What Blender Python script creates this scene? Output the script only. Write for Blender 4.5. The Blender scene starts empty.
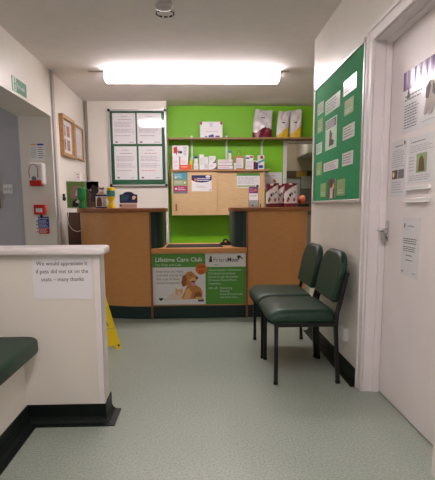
import bpy, bmesh, math, random
from mathutils import Vector, Matrix
random.seed(4)
SC = bpy.context.scene
COL = SC.collection

# ------------------------------------------------------------------ materials
def lin(c):
    out = []
    for v in c[:3]:
        v = v / 255.0
        out.append(v / 12.92 if v <= 0.04045 else ((v + 0.055) / 1.055) ** 2.4)
    return (out[0], out[1], out[2], 1.0)

MATS = {}
def mat(name, rgb, rough=0.5, metal=0.0, spec=0.5, coat=0.0, coat_rough=0.1, var=0.0, vscale=8.0,
        bump=0.0, bscale=60.0, emit=None, estr=0.0):
    if name in MATS:
        return MATS[name]
    m = bpy.data.materials.new(name)
    m.use_nodes = True
    nt = m.node_tree
    b = nt.nodes['Principled BSDF']
    b.inputs['Base Color'].default_value = lin(rgb)
    b.inputs['Roughness'].default_value = rough
    b.inputs['Metallic'].default_value = metal
    b.inputs['Specular IOR Level'].default_value = spec
    b.inputs['Coat Weight'].default_value = coat
    b.inputs['Coat Roughness'].default_value = coat_rough
    if var or bump:
        tc = nt.nodes.new('ShaderNodeTexCoord')
    if var:
        n = nt.nodes.new('ShaderNodeTexNoise')
        n.inputs['Scale'].default_value = vscale
        n.inputs['Detail'].default_value = 4
        nt.links.new(tc.outputs['Object'], n.inputs['Vector'])
        r = nt.nodes.new('ShaderNodeValToRGB')
        r.color_ramp.elements[0].position = 0.3
        r.color_ramp.elements[1].position = 0.7
        r.color_ramp.elements[0].color = lin([max(0, v * (1 - var)) for v in rgb])
        r.color_ramp.elements[1].color = lin([min(255, v * (1 + var)) for v in rgb])
        nt.links.new(n.outputs['Fac'], r.inputs['Fac'])
        nt.links.new(r.outputs['Color'], b.inputs['Base Color'])
    if bump:
        n2 = nt.nodes.new('ShaderNodeTexNoise')
        n2.inputs['Scale'].default_value = bscale
        n2.inputs['Detail'].default_value = 3
        nt.links.new(tc.outputs['Object'], n2.inputs['Vector'])
        bp = nt.nodes.new('ShaderNodeBump')
        bp.inputs['Strength'].default_value = bump
        bp.inputs['Distance'].default_value = 0.004
        nt.links.new(n2.outputs['Fac'], bp.inputs['Height'])
        nt.links.new(bp.outputs['Normal'], b.inputs['Normal'])
    if emit:
        b.inputs['Emission Color'].default_value = lin(emit)
        b.inputs['Emission Strength'].default_value = estr
    MATS[name] = m
    return m

def wood(name, a, b_, scale=(2, 2, 22), rough=0.42):
    if name in MATS:
        return MATS[name]
    m = bpy.data.materials.new(name); m.use_nodes = True
    nt = m.node_tree; b = nt.nodes['Principled BSDF']
    tc = nt.nodes.new('ShaderNodeTexCoord'); mp = nt.nodes.new('ShaderNodeMapping')
    mp.inputs['Scale'].default_value = scale
    n = nt.nodes.new('ShaderNodeTexNoise'); n.inputs['Scale'].default_value = 6; n.inputs['Detail'].default_value = 6
    r = nt.nodes.new('ShaderNodeValToRGB')
    r.color_ramp.elements[0].position = 0.35; r.color_ramp.elements[1].position = 0.65
    r.color_ramp.elements[0].color = lin(a); r.color_ramp.elements[1].color = lin(b_)
    nt.links.new(tc.outputs['Object'], mp.inputs['Vector']); nt.links.new(mp.outputs['Vector'], n.inputs['Vector'])
    nt.links.new(n.outputs['Fac'], r.inputs['Fac']); nt.links.new(r.outputs['Color'], b.inputs['Base Color'])
    b.inputs['Roughness'].default_value = rough
    MATS[name] = m
    return m

def glassy(name, tint=(255, 255, 255), refl=1.0):
    """thin clear pane: see-through with fresnel mirror reflection"""
    if name in MATS:
        return MATS[name]
    m = bpy.data.materials.new(name); m.use_nodes = True
    nt = m.node_tree; nt.nodes.clear()
    o = nt.nodes.new('ShaderNodeOutputMaterial'); mx = nt.nodes.new('ShaderNodeMixShader')
    t = nt.nodes.new('ShaderNodeBsdfTransparent'); g = nt.nodes.new('ShaderNodeBsdfGlossy')
    lw = nt.nodes.new('ShaderNodeLayerWeight'); lw.inputs['Blend'].default_value = 0.5
    pw = nt.nodes.new('ShaderNodeMath'); pw.operation = 'POWER'; pw.inputs[1].default_value = 5.0
    f = nt.nodes.new('ShaderNodeMath'); f.operation = 'MULTIPLY_ADD'; f.inputs[1].default_value = 0.5 * refl; f.inputs[2].default_value = 0.035 * refl
    nt.links.new(lw.outputs['Facing'], pw.inputs[0]); nt.links.new(pw.outputs[0], f.inputs[0])
    t.inputs['Color'].default_value = lin(tint)
    g.inputs['Roughness'].default_value = 0.03
    nt.links.new(f.outputs[0], mx.inputs['Fac'])
    nt.links.new(t.outputs['BSDF'], mx.inputs[1]); nt.links.new(g.outputs['BSDF'], mx.inputs[2])
    nt.links.new(mx.outputs['Shader'], o.inputs['Surface'])
    MATS[name] = m
    return m

def floor_mat():
    m = bpy.data.materials.new('speckled_vinyl'); m.use_nodes = True
    nt = m.node_tree; b = nt.nodes['Principled BSDF']
    tc = nt.nodes.new('ShaderNodeTexCoord')
    n = nt.nodes.new('ShaderNodeTexNoise'); n.inputs['Scale'].default_value = 95; n.inputs['Detail'].default_value = 3
    n.inputs['Roughness'].default_value = 0.7
    r = nt.nodes.new('ShaderNodeValToRGB')
    e = r.color_ramp.elements
    e[0].position = 0.30; e[0].color = lin((134, 144, 133))
    e[1].position = 0.72; e[1].color = lin((178, 187, 175))
    x = e.new(0.5); x.color = lin((156, 166, 153))
    n2 = nt.nodes.new('ShaderNodeTexNoise'); n2.inputs['Scale'].default_value = 1.6; n2.inputs['Detail'].default_value = 3
    mx = nt.nodes.new('ShaderNodeMix'); mx.data_type = 'RGBA'; mx.blend_type = 'MULTIPLY'
    mx.inputs[0].default_value = 1.0
    r2 = nt.nodes.new('ShaderNodeValToRGB')
    r2.color_ramp.elements[0].position = 0.3; r2.color_ramp.elements[1].position = 0.7
    r2.color_ramp.elements[0].color = (0.93, 0.93, 0.92, 1); r2.color_ramp.elements[1].color = (1, 1, 1, 1)
    nt.links.new(tc.outputs['Object'], n.inputs['Vector']); nt.links.new(tc.outputs['Object'], n2.inputs['Vector'])
    nt.links.new(n.outputs['Fac'], r.inputs['Fac']); nt.links.new(n2.outputs['Fac'], r2.inputs['Fac'])
    nt.links.new(r.outputs['Color'], mx.inputs[6]); nt.links.new(r2.outputs['Color'], mx.inputs[7])
    nt.links.new(mx.outputs[2], b.inputs['Base Color'])
    b.inputs['Roughness'].default_value = 0.42
    b.inputs['Specular IOR Level'].default_value = 0.45
    return m

cream = mat('cream_wall_paint', (232, 226, 216), 0.36, bump=0.12, bscale=90, var=0.012, vscale=3)
greenwall = mat('lime_green_paint', (132, 204, 22), 0.5, bump=0.1, bscale=90)
ceilm = mat('ceiling_paint', (238, 232, 229), 0.8, bump=0.15, bscale=70, var=0.01)
hallm = mat('pale_blue_grey_paint', (186, 184, 188), 0.55, bump=0.1)
whitegloss = mat('white_gloss_paint', (236, 229, 228), 0.4, var=0.01)
doorm = mat('door_paint', (236, 227, 226), 0.36, bump=0.05, bscale=25, var=0.012, vscale=4)
skirt = mat('dark_green_skirting_vinyl', (6, 17, 14), 0.5, spec=0.3, var=0.08)
beech = wood('beech_veneer', (202, 142, 82), (210, 150, 90))
beechd = wood('beech_lipping', (140, 84, 44), (160, 98, 54))
pale = wood('pale_maple', (214, 180, 132), (224, 192, 146))
oak = wood('oak_frame', (158, 116, 66), (184, 140, 86))
dgreen = mat('dark_green_laminate', (9, 42, 38), 0.42, var=0.05)
vinyl = mat('dark_green_vinyl', (22, 54, 37), 0.44, spec=0.4, bump=0.15, bscale=220, var=0.05)
black = mat('black_metal', (18, 18, 19), 0.38)
rubber = mat('black_rubber', (14, 14, 14), 0.7)
darkmat = mat('grey_ribbed_rubber', (70, 68, 68), 0.7, bump=0.3, bscale=200)
alu = mat('brushed_aluminium', (196, 194, 194), 0.35, metal=0.55)
chrome = mat('chrome', (205, 205, 205), 0.18, metal=1.0)
felt = mat('green_felt', (20, 146, 84), 0.85, bump=0.2, bscale=400, var=0.06, vscale=30)
feltd = mat('deep_green_felt', (14, 92, 58), 0.85, bump=0.2, bscale=400)
paper = mat('white_paper', (236, 234, 236), 0.6)
papers = mat('laminated_paper', (234, 232, 234), 0.3, coat=0.7, coat_rough=0.16)
wplastic = mat('white_plastic', (232, 230, 228), 0.3)
gplastic = mat('grey_plastic', (188, 184, 182), 0.4)
ink = mat('black_ink', (34, 32, 36), 0.6)
inkg = mat('grey_print', (122, 120, 126), 0.6)
inkl = mat('light_grey_print', (178, 176, 182), 0.6)
red = mat('red_plastic', (204, 34, 26), 0.35)
redp = mat('red_print', (196, 40, 36), 0.5)
bluep = mat('blue_print', (34, 62, 150), 0.5)
dblue = mat('navy_print', (24, 36, 98), 0.45)
greenp = mat('green_print', (92, 150, 62), 0.5)
signgreen = mat('sign_mid_green', (84, 150, 56), 0.45)
exitg = mat('exit_sign_green', (10, 122, 82), 0.4)
palegreen = mat('pale_green_paper', (150, 178, 112), 0.6)
mint = mat('mint_paper', (206, 228, 206), 0.6)
orange = mat('orange_print', (222, 118, 40), 0.5)
yellow = mat('yellow_plastic', (238, 206, 20), 0.38)
yellowp = mat('yellow_print', (226, 190, 60), 0.55)
purple = mat('purple_print', (104, 48, 120), 0.5)
purplel = mat('mauve_print', (176, 132, 186), 0.4, coat=0.6, coat_rough=0.16)
purplep = mat('purple_forest_print', (126, 66, 140), 0.4, coat=0.6, coat_rough=0.16)
pink = mat('pink_print', (222, 150, 170), 0.5)
magenta = mat('magenta_print', (190, 50, 120), 0.5)
teal = mat('teal_print', (70, 160, 176), 0.5)
olive = mat('sage_print', (150, 170, 110), 0.5)
gold = mat('golden_fur_print', (198, 132, 66), 0.6)
goldl = mat('light_golden_print', (226, 178, 118), 0.6)
goldd = mat('dark_golden_print', (150, 88, 40), 0.6)
creamp = mat('cream_fur_print', (230, 214, 196), 0.6)
brownp = mat('brown_fur_print', (108, 78, 58), 0.6)
brownd = mat('dark_brown_print', (62, 46, 42), 0.6)
greyfur = mat('pinkish_grey_fur_print', (170, 140, 136), 0.6)
grassp = mat('grass_print', (120, 150, 70), 0.6)
maroon = mat('maroon_foil', (112, 14, 36), 0.3, bump=0.15, bscale=40)
silver = mat('silver_foil', (228, 222, 222), 0.25, metal=0.1, bump=0.6, bscale=28)
whitebag = mat('white_bag_film', (228, 222, 220), 0.3, bump=0.3, bscale=30)
yellowbag = mat('yellow_bag_film', (226, 190, 40), 0.3, bump=0.3, bscale=30)
greencup = mat('green_plastic', (10, 128, 56), 0.3)
kraft = mat('brown_kraft_paper', (190, 140, 92), 0.7, bump=0.2)
tube_emit = mat('lit_diffuser', (255, 255, 255), 0.4, emit=(253, 243, 246), estr=11.0)
tube_emit2 = mat('brighter_lit_diffuser', (255, 255, 255), 0.4, emit=(253, 243, 246), estr=10.0)
glass = glassy('clear_glass_pane')
cupglass = glassy('clear_plastic', (236, 240, 240))

# ------------------------------------------------------------------ mesh building
class MB:
    def __init__(self):
        self.bm = bmesh.new(); self.mats = []
    def slot(self, m):
        if m not in self.mats:
            self.mats.append(m)
        return self.mats.index(m)
    def _merge(self, tb, m, mtx=None, smooth=False):
        s = self.slot(m)
        vm = {}
        for v in tb.verts:
            vm[v] = self.bm.verts.new(mtx @ v.co if mtx else v.co)
        for f in tb.faces:
            try:
                nf = self.bm.faces.new([vm[v] for v in f.verts])
                nf.material_index = s
                if smooth == 'auto':
                    f.normal_update(); nf.smooth = max(abs(c) for c in f.normal) < 0.999
                else: nf.smooth = bool(smooth) and len(f.verts) <= 4
            except ValueError:
                pass
        tb.free()
        return self
    def box(self, x0, x1, y0, y1, z0, z1, m, bev=0.0, seg=2, mtx=None):
        tb = bmesh.new()
        bmesh.ops.create_cube(tb, size=1)
        for v in tb.verts:
            v.co = Vector(((x0 + x1) / 2 + v.co.x * (x1 - x0), (y0 + y1) / 2 + v.co.y * (y1 - y0), (z0 + z1) / 2 + v.co.z * (z1 - z0)))
        if bev:
            bmesh.ops.bevel(tb, geom=list(tb.edges), offset=bev, segments=seg, affect='EDGES', profile=0.5)
        return self._merge(tb, m, mtx, smooth='auto' if bev else False)
    def prism(self, pts, z0, z1, m, mtx=None, bev=0.0, seg=2, smooth=False):
        """pts in XY, extruded along Z, then transformed"""
        tb = bmesh.new()
        a = [tb.verts.new((p[0], p[1], z0)) for p in pts]
        b = [tb.verts.new((p[0], p[1], z1)) for p in pts]
        n = len(pts)
        tb.faces.new(list(reversed(a))); tb.faces.new(b)
        for i in range(n):
            tb.faces.new([a[i], a[(i + 1) % n], b[(i + 1) % n], b[i]])
        bmesh.ops.recalc_face_normals(tb, faces=list(tb.faces))
        if bev:
            es = [e for e in tb.edges if abs(e.verts[0].co.z - e.verts[1].co.z) < 1e-7]
            bmesh.ops.bevel(tb, geom=es, offset=bev, segments=seg, affect='EDGES', profile=0.5)
        return self._merge(tb, m, mtx, smooth=smooth)
    def ribbon(self, pts, th, z0, z1, m):
        """upright sheet along an XY path, th thick to the left of travel"""
        off = []
        for i, p in enumerate(pts):
            a = Vector(pts[max(0, i - 1)]); b = Vector(pts[min(len(pts) - 1, i + 1)])
            d = (b - a).normalized(); nrm = Vector((-d.y, d.x))
            off.append(Vector(p) + nrm * th)
        tb = bmesh.new()
        rows = []
        for p, q in zip(pts, off):
            rows.append([tb.verts.new((p[0], p[1], z0)), tb.verts.new((p[0], p[1], z1)), tb.verts.new((q[0], q[1], z1)), tb.verts.new((q[0], q[1], z0))])
        for r, s in zip(rows, rows[1:]):
            for k in range(4):
                tb.faces.new([r[k], r[(k + 1) % 4], s[(k + 1) % 4], s[k]])
        tb.faces.new(rows[0]); tb.faces.new(list(reversed(rows[-1])))
        bmesh.ops.recalc_face_normals(tb, faces=list(tb.faces))
        return self._merge(tb, m, None, False)
    def tube(self, path, r, m, n=8, square=False, closed_ends=True):
        path = [Vector(p) for p in path]
        tb = bmesh.new(); rings = []
        if square: n = 4
        ref = None
        for i, p in enumerate(path):
            a = path[max(0, i - 1)]; b = path[min(len(path) - 1, i + 1)]
            t = (b - a).normalized()
            if ref is None:
                ref = Vector((0, 1, 0)) if abs(t.y) < 0.9 else Vector((1, 0, 0))
            u = (ref - t * ref.dot(t)).normalized(); w = t.cross(u)
            ref = u
            k = r * (math.sqrt(2) if square else 1)
            ph = math.pi / 4 if square else 0
            rings.append([tb.verts.new(p + u * k * math.cos(2 * math.pi * j / n + ph) + w * k * math.sin(2 * math.pi * j / n + ph)) for j in range(n)])
        for a, b in zip(rings, rings[1:]):
            for j in range(n):
                tb.faces.new([a[j], a[(j + 1) % n], b[(j + 1) % n], b[j]])
        tb.faces.new(list(reversed(rings[0]))); tb.faces.new(rings[-1])
        bmesh.ops.recalc_face_normals(tb, faces=list(tb.faces))
        return self._merge(tb, m, None, smooth=not square)
    def lathe(self, prof, c, m, n=24, axis='Z', mats=None):
        """prof: (r, h) list; revolve about axis through c"""
        rings = []
        s = self.slot(m)
        for (r, h) in prof:
            ring = []
            for j in range(n):
                a = 2 * math.pi * j / n
                if axis == 'Z': p = (c[0] + r * math.cos(a), c[1] + r * math.sin(a), c[2] + h)
                elif axis == 'Y': p = (c[0] + r * math.cos(a), c[1] + h, c[2] + r * math.sin(a))
                else: p = (c[0] + h, c[1] + r * math.cos(a), c[2] + r * math.sin(a))
                ring.append(self.bm.verts.new(p))
            rings.append(ring)
        for i, (a, b) in enumerate(zip(rings, rings[1:])):
            ms = self.slot(mats[i]) if mats else s
            for j in range(n):
                f = self.bm.faces.new([a[j], a[(j + 1) % n], b[(j + 1) % n], b[j]])
                f.material_index = ms; f.smooth = True
        for ring, ms in ((rings[0], mats[0] if mats else m), (rings[-1], mats[-1] if mats else m)):
            f = self.bm.faces.new(ring); f.material_index = self.slot(ms)
        bmesh.ops.recalc_face_normals(self.bm, faces=list(self.bm.faces))
        return self
    def face(self, pts, m):
        f = self.bm.faces.new([self.bm.verts.new(p) for p in pts]); f.material_index = self.slot(m)
        return self
    def build(self, name, parent=None, loc=None, bevel=0.0, subsurf=0):
        base = Vector((0, 0, 0))
        inv = None
        if parent is not None:
            r = parent
            while r.parent: r = r.parent
            inv = (Matrix.Translation(r.location) @ r.rotation_euler.to_matrix().to_4x4()).inverted()
            self.bm.transform(inv)
        elif loc == 'auto':
            vs = [v.co for v in self.bm.verts]
            base = Vector(((min(v.x for v in vs) + max(v.x for v in vs)) / 2, (min(v.y for v in vs) + max(v.y for v in vs)) / 2, min(v.z for v in vs)))
            self.bm.transform(Matrix.Translation(-base))
        me = bpy.data.meshes.new(name)
        self.bm.to_mesh(me); self.bm.free()
        for m in self.mats: me.materials.append(m)
        o = bpy.data.objects.new(name, me); COL.objects.link(o)
        o.location = base
        if parent is not None: o.parent = parent
        if bevel:
            md = o.modifiers.new('bevel', 'BEVEL'); md.width = bevel; md.segments = 2; md.limit_method = 'ANGLE'
        if subsurf:
            md = o.modifiers.new('sub', 'SUBSURF'); md.levels = subsurf; md.render_levels = subsurf
        return o

def tag(o, label=None, cat=None, group=None, kind=None):
    if label: o['label'] = label
    if cat: o['category'] = cat
    if group: o['group'] = group
    if kind: o['kind'] = kind
    return o

def thing(name, loc, label, cat, group=None, rz=0.0):
    o = bpy.data.objects.new(name, None); COL.objects.link(o)
    o.location = loc; o.rotation_euler = (0, 0, rz); o.empty_display_size = 0.05
    return tag(o, label, cat, group)

def struct(mb, name, parent=None):
    o = mb.build(name, parent)
    if parent is None: o['kind'] = 'structure'
    return o

def copy_tree(root, loc, label, rz=None):
    r = root.copy(); COL.objects.link(r); r.location = loc; r['label'] = label
    if rz is not None: r.rotation_euler = (0, 0, rz)
    for ch in list(root.children):
        c = ch.copy(); COL.objects.link(c); c.parent = r
        for g in list(ch.children):
            d = g.copy(); COL.objects.link(d); d.parent = c
    return r

# ------------------------------------------------------------------ printed matter
TXT = {}
def text_mesh(body, bold=0.0):
    k = (body, bold)
    if k in TXT: return TXT[k]
    cu = bpy.data.curves.new('t', 'FONT'); cu.body = body; cu.size = 1.0; cu.resolution_u = 2
    cu.offset = bold
    ob = bpy.data.objects.new('t', cu); COL.objects.link(ob)
    bpy.context.view_layer.update()
    dg = bpy.context.evaluated_depsgraph_get()
    me = bpy.data.meshes.new_from_object(ob.evaluated_get(dg))
    vs = [(v.co.x, v.co.y) for v in me.vertices]; fs = [tuple(p.vertices) for p in me.polygons]
    bpy.data.objects.remove(ob); bpy.data.curves.remove(cu); bpy.data.meshes.remove(me)
    TXT[k] = (vs, fs)
    return TXT[k]

class Print:
    """draws flat shapes on a face of a thing: o = lower left corner, u right, v up"""
    def __init__(self, mb, o, u, v, w, h, lift=0.0006):
        self.mb = mb; self.o = Vector(o); self.u = Vector(u).normalized(); self.v = Vector(v).normalized()
        self.n = self.u.cross(self.v).normalized(); self.w = w; self.h = h; self.lift = lift
    def pt(self, x, y, d): return self.o + self.u * x + self.v * y + self.n * d
    def sheet(self, m, th=0.0015):
        """paper body from the support outward"""
        a = [self.pt(x, y, 0) for x, y in ((0, 0), (self.w, 0), (self.w, self.h), (0, self.h))]
        b = [p + self.n * th for p in a]
        va = [self.mb.bm.verts.new(p) for p in a]; vb = [self.mb.bm.verts.new(p) for p in b]
        s = self.mb.slot(m)
        for fs in ([vb[0], vb[1], vb[2], vb[3]], [va[3], va[2], va[1], va[0]]):
            self.mb.bm.faces.new(fs).material_index = s
        for i in range(4):
            self.mb.bm.faces.new([va[i], va[(i + 1) % 4], vb[(i + 1) % 4], vb[i]]).material_index = s
        self.o = self.o + self.n * th
        return self
    def poly(self, pts, m, L=1):      # pts in 0..1 fractions
        f = self.mb.bm.faces.new([self.mb.bm.verts.new(self.pt(p[0] * self.w, p[1] * self.h, self.lift * L)) for p in pts])
        f.material_index = self.mb.slot(m)
        f.normal_update()
        if f.normal.dot(self.n) < 0: f.normal_flip()
        return self
    def rect(self, x0, y0, x1, y1, m, L=1): return self.poly([(x0, y0), (x1, y0), (x1, y1), (x0, y1)], m, L)
    def disc(self, x, y, r, m, L=1, n=20, ry=None):
        ry = ry if ry is not None else r * self.w / self.h
        return self.poly([(x + r * math.cos(2 * math.pi * i / n), y + ry * math.sin(2 * math.pi * i / n)) for i in range(n)], m, L)
    def text(self, body, x, y, size, m, L=2, align='l', maxw=None, bold=0.0):
        """size: cap height as fraction of h; x,y baseline"""
        vs, fs = text_mesh(body, bold)
        if not vs: return self
        mn = min(p[0] for p in vs); mxx = max(p[0] for p in vs)
        k = size * self.h / 0.7
        kx = k
        wd = (mxx - mn) * k
        if maxw and wd > maxw * self.w: kx = k * maxw * self.w / wd; wd = maxw * self.w
        x0 = x * self.w - {'l': 0, 'c': wd / 2, 'r': wd}[align]
        bv = [self.mb.bm.verts.new(self.pt(x0 + (p[0] - mn) * kx, y * self.h + p[1] * k, self.lift * L)) for p in vs]
        s = self.mb.slot(m)
        for f in fs:
            try: self.mb.bm.faces.new([bv[i] for i in f]).material_index = s
            except ValueError: pass
        return self
    def lines(self, x0, y0, x1, y1, n, m, L=1, fill=0.35, ragged=0.25):
        dy = (y1 - y0) / n
        for i in range(n):
            y = y1 - (i + 0.5) * dy
            e = x1 - random.random() * ragged * (x1 - x0)
            x = x0
            while x < e - 0.01:                       # word-like dashes
                xe = min(e, x + (0.08 + 0.12 * random.random()) * (x1 - x0))
                self.rect(x, y - dy * fill / 2, xe, y + dy * fill / 2, m, L)
                x = xe + 0.03 * (x1 - x0)
        return self

XP, YP, ZP = Vector((1, 0, 0)), Vector((0, 1, 0)), Vector((0, 0, 1))
def front(mb, x0, x1, z0, z1, y): return Print(mb, (x0, y, z0), XP, ZP, x1 - x0, z1 - z0)          # faces the camera (-Y)
def rightw(mb, y0, y1, z0, z1, x): return Print(mb, (x, y1, z0), -YP, ZP, y1 - y0, z1 - z0)         # on the right wall, faces -X
def leftw(mb, y0, y1, z0, z1, x): return Print(mb, (x, y0, z0), YP, ZP, y1 - y0, z1 - z0)           # on the left wall, faces +X

def arc(cx, cy, rx, ry, a0, a1, n=8):
    return [(cx + rx * math.cos(math.radians(a0 + (a1 - a0) * i / n)), cy + ry * math.sin(math.radians(a0 + (a1 - a0) * i / n))) for i in range(n + 1)]

# ================================================================== SETTING
CH = 2.45
XR, XD, XL = 0.96, 1.055, -1.475
DY0, DY1, DH = 1.90, 2.835, 1.985      # clear door opening in the right wall
b = MB(); b.box(-4.0, 3.0, -2.4, 10.2, -0.06, 0.0, floor_mat()); struct(b, 'floor')
b = MB(); b.box(-4.0, 3.0, -2.4, 10.2, CH, CH + 0.06, ceilm); struct(b, 'ceiling')

b = MB()                                # right wall with its door opening
b.box(XR, 1.14, DY1 + 0.035, 4.33, 0, CH, cream)
b.box(XR, 1.14, -2.4, DY0 - 0.035, 0, CH, cream)
b.box(XR, 1.14, DY0 - 0.035, DY1 + 0.035, DH + 0.035, CH, cream)
struct(b, 'wall_right')
b = MB()
b.box(1.14, 2.5, 4.20, 4.33, 0, CH, cream)
b.box(2.5, 2.6, 4.33, 7.05, 0, CH, cream)
struct(b, 'wall_right_back')
b = MB()                                # green back wall, doorway at its right end
b.box(-0.42, 1.19, 7.05, 7.17, 0, CH, greenwall)
b.box(1.19, 2.02, 7.05, 7.17, 2.02, CH, greenwall)
b.box(2.02, 2.6, 7.05, 7.17, 0, CH, greenwall)
struct(b, 'wall_back')
b = MB(); b.box(-1.475, -0.42, 6.73, 7.17, 0, CH, cream); struct(b, 'wall_back_left')
b = MB()                                # left wall, wide opening into the hall
OY0, OY1, OH, TW = 2.90, 5.22, 2.005, 0.325
b.box(XL - TW, XL, -2.4, OY0, 0, CH, cream)
b.box(XL - TW, XL, OY1, 7.17, 0, CH, cream)
b.box(XL - TW, XL, OY0, OY1, OH, CH, cream)
struct(b, 'wall_left')
b = MB()
b.box(-4.0, XL - TW, 5.34, 5.46, 0, CH, hallm)
b.box(-4.1, -4.0, 2.6, 5.46, 0, CH, hallm)
b.box(-4.0, XL - TW, 2.6, 2.7, 0, CH, hallm)
struct(b, 'wall_hall')
b = MB(); b.box(-1.8, 1.14, -2.5, -2.4, 0, CH, cream); struct(b, 'wall_front')
backroom = mat('back_room_paint', (206, 190, 172), 0.6)
b = MB()
b.box(0.4, 3.0, 8.7, 8.8, 0, CH, backroom)
b.box(2.9, 3.0, 7.17, 8.7, 0, CH, backroom)
b.box(0.4, 0.5, 7.17, 8.7, 0, CH, backroom)
struct(b, 'wall_back_room')

# door lining, architrave
b = MB()
b.box(XR - 0.018, XR, DY1, DY1 + 0.075, 0, DH + 0.075, whitegloss, 0.006)
b.box(XR - 0.018, XR, DY0 - 0.075, DY0, 0, DH + 0.075, whitegloss, 0.006)
b.box(XR - 0.018, XR, DY0, DY1, DH, DH + 0.075, whitegloss, 0.006)
b.box(XR - 0.026, XR, DY1 + 0.052, DY1 + 0.078, 0, DH + 0.078, whitegloss, 0.007)
b.box(XR - 0.026, XR, DY0 - 0.078, DY1 + 0.078, DH + 0.052, DH + 0.078, whitegloss, 0.007)
b.box(XR, 1.14, DY1, DY1 + 0.035, 0, DH + 0.035, whitegloss)
b.box(XR, 1.14, DY0 - 0.035, DY0, 0, DH + 0.035, whitegloss)
b.box(XR, 1.14, DY0 - 0.035, DY1 + 0.035, DH, DH + 0.035, whitegloss)
b.box(XD - 0.038, XD - 0.002, DY1 - 0.014, DY1, 0, DH, whitegloss, 0.002)
b.box(XD - 0.038, XD - 0.002, DY0, DY1, DH - 0.014, DH, whitegloss, 0.002)
struct(b, 'trim_1')
b = MB(); b.box(XD, XD + 0.042, DY0 + 0.004, DY1 - 0.004, 0.008, DH - 0.005, doorm, 0.003)
door = struct(b, 'door_1')
b = MB()                                # door handle
b.box(XD - 0.008, XD, 2.775, 2.815, 0.905, 1.015, chrome, 0.003)
b.tube([(XD - 0.005, 2.795, 0.965), (XD - 0.05, 2.795, 0.965)], 0.009, chrome, 10)
b.tube([(XD - 0.046, 2.80, 0.965), (XD - 0.056, 2.78, 0.965), (XD - 0.056, 2.735, 0.966), (XD - 0.05, 2.69, 0.964)], 0.0095, chrome, 10)
b.lathe([(0.011, 0), (0.011, 0.006)], (XD - 0.014, 2.795, 0.93), chrome, 12, 'X')
o = b.build('door_handle', door)
o['label'] = 'chrome lever handle'
for z in (1.186, 1.127):                # two white rails screwed on the door
    b = MB(); b.box(XD - 0.014, XD, 2.285, 2.545, z - 0.010, z + 0.010, wplastic, 0.003)
    b.box(XD - 0.018, XD - 0.012, 2.285, 2.545, z - 0.012, z - 0.006, wplastic, 0.002)
    b.build('rail', door)

# skirting: coved vinyl, section swept along a path
def cove(path, out, h, name, closed=False, smooth_end=True):
    """path of wall-foot points, out = unit vectors (unnormalised at mitres) into the room"""
    prof = [(0.0, h), (0.006, h), (0.006, 0.035), (0.010, 0.018), (0.022, 0.007), (0.05, 0.004), (0.05, 0.0), (0.0, 0.0)]
    m = MB(); s = m.slot(skirt); rings = []
    for p, d in zip(path, out):
        rings.append([m.bm.verts.new((p[0] + d[0] * a, p[1] + d[1] * a, z)) for a, z in prof])
    for r, q in zip(rings, rings[1:]):
        for i in range(len(prof)):
            f = m.bm.faces.new([r[i], r[(i + 1) % len(prof)], q[(i + 1) % len(prof)], q[i]]); f.material_index = s
    for r in (rings[0], rings[-1]):
        f = m.bm.faces.new(r); f.material_index = s
    bmesh.ops.recalc_face_normals(m.bm, faces=list(m.bm.faces))
    return struct(m, name)
cove([(XR, DY1 + 0.078), (XR, 4.33)], [(-1, 0)] * 2, 0.092, 'baseboard_right')
cove([(XR, -2.4), (XR, DY0 - 0.078)], [(-1, 0)] * 2, 0.092, 'baseboard_front_right')
cove([(XL, 5.24), (XL, 6.73), (-0.42, 6.73), (-0.42, 7.05)], [(1, 0), (1, -1), (1, -1), (1, 0)], 0.1, 'baseboard_left')
cove([(-0.42, 7.05), (1.15, 7.05)], [(0, -1)] * 2, 0.1, 'baseboard_back')

# trunking at the left wall corner, strip in the back corner
b = MB(); b.box(XL, XL + 0.022, 5.255, 5.315, 0.0, CH, gplastic, 0.003); struct(b, 'trim_2')
taupe = mat('taupe_strip', (150, 138, 124), 0.6)
b = MB(); b.box(XL + 0.012, XL + 0.04, 6.70, 6.73, 0.1, CH, taupe, 0.004); struct(b, 'trim_3')
# doorway lining at the back
b = MB()
b.box(1.155, 1.19, 7.03, 7.05, 0, 2.0, whitegloss, 0.004)
b.box(1.19, 1.205, 7.03, 7.17, 0, 2.0, whitegloss)
b.box(1.19, 2.02, 7.03, 7.17, 1.96, 2.02, whitegloss)
struct(b, 'trim_4')

# ================================================================== LOW PARTITION AND BENCH
PX, PY0, PY1 = -0.503, 2.48, 2.615
t = thing('partition_wall', (-0.95, 2.55, 0), 'low cream partition wall with rounded white top ledge and dark skirting', 'partition')
b = MB(); b.box(XL + 0.002, PX, PY0, PY1, 0, 0.872, cream, 0.002); b.build('panel', t)
b = MB()
pts = [(XL + 0.002, 2.445)] + arc(-0.52, 2.49, 0.048, 0.045, -90, 0, 6) + arc(-0.52, 2.605, 0.048, 0.045, 0, 90, 6) + [(XL + 0.002, 2.65)]
b.prism(pts, 0.872, 0.908, whitegloss, bev=0.009, seg=3, smooth=True)
b.build('top_ledge', t)
b = MB(); b.box(PX - 0.03, PX + 0.003, PY0 - 0.003, PY0 + 0.012, 0.1, 0.872, whitegloss, 0.002)
b.box(PX - 0.002, PX + 0.003, PY0, PY0 + 0.03, 0.1, 0.872, whitegloss, 0.001)
b.build('corner_strip', t)
prof = [(0.0, 0.1), (0.006, 0.1), (0.006, 0.035), (0.012, 0.018), (0.026, 0.007), (0.056, 0.004), (0.056, 0.0), (0.0, 0.0)]
b = MB(); s = b.slot(skirt); rings = []
BX = -0.900                              # bench front panel
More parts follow.
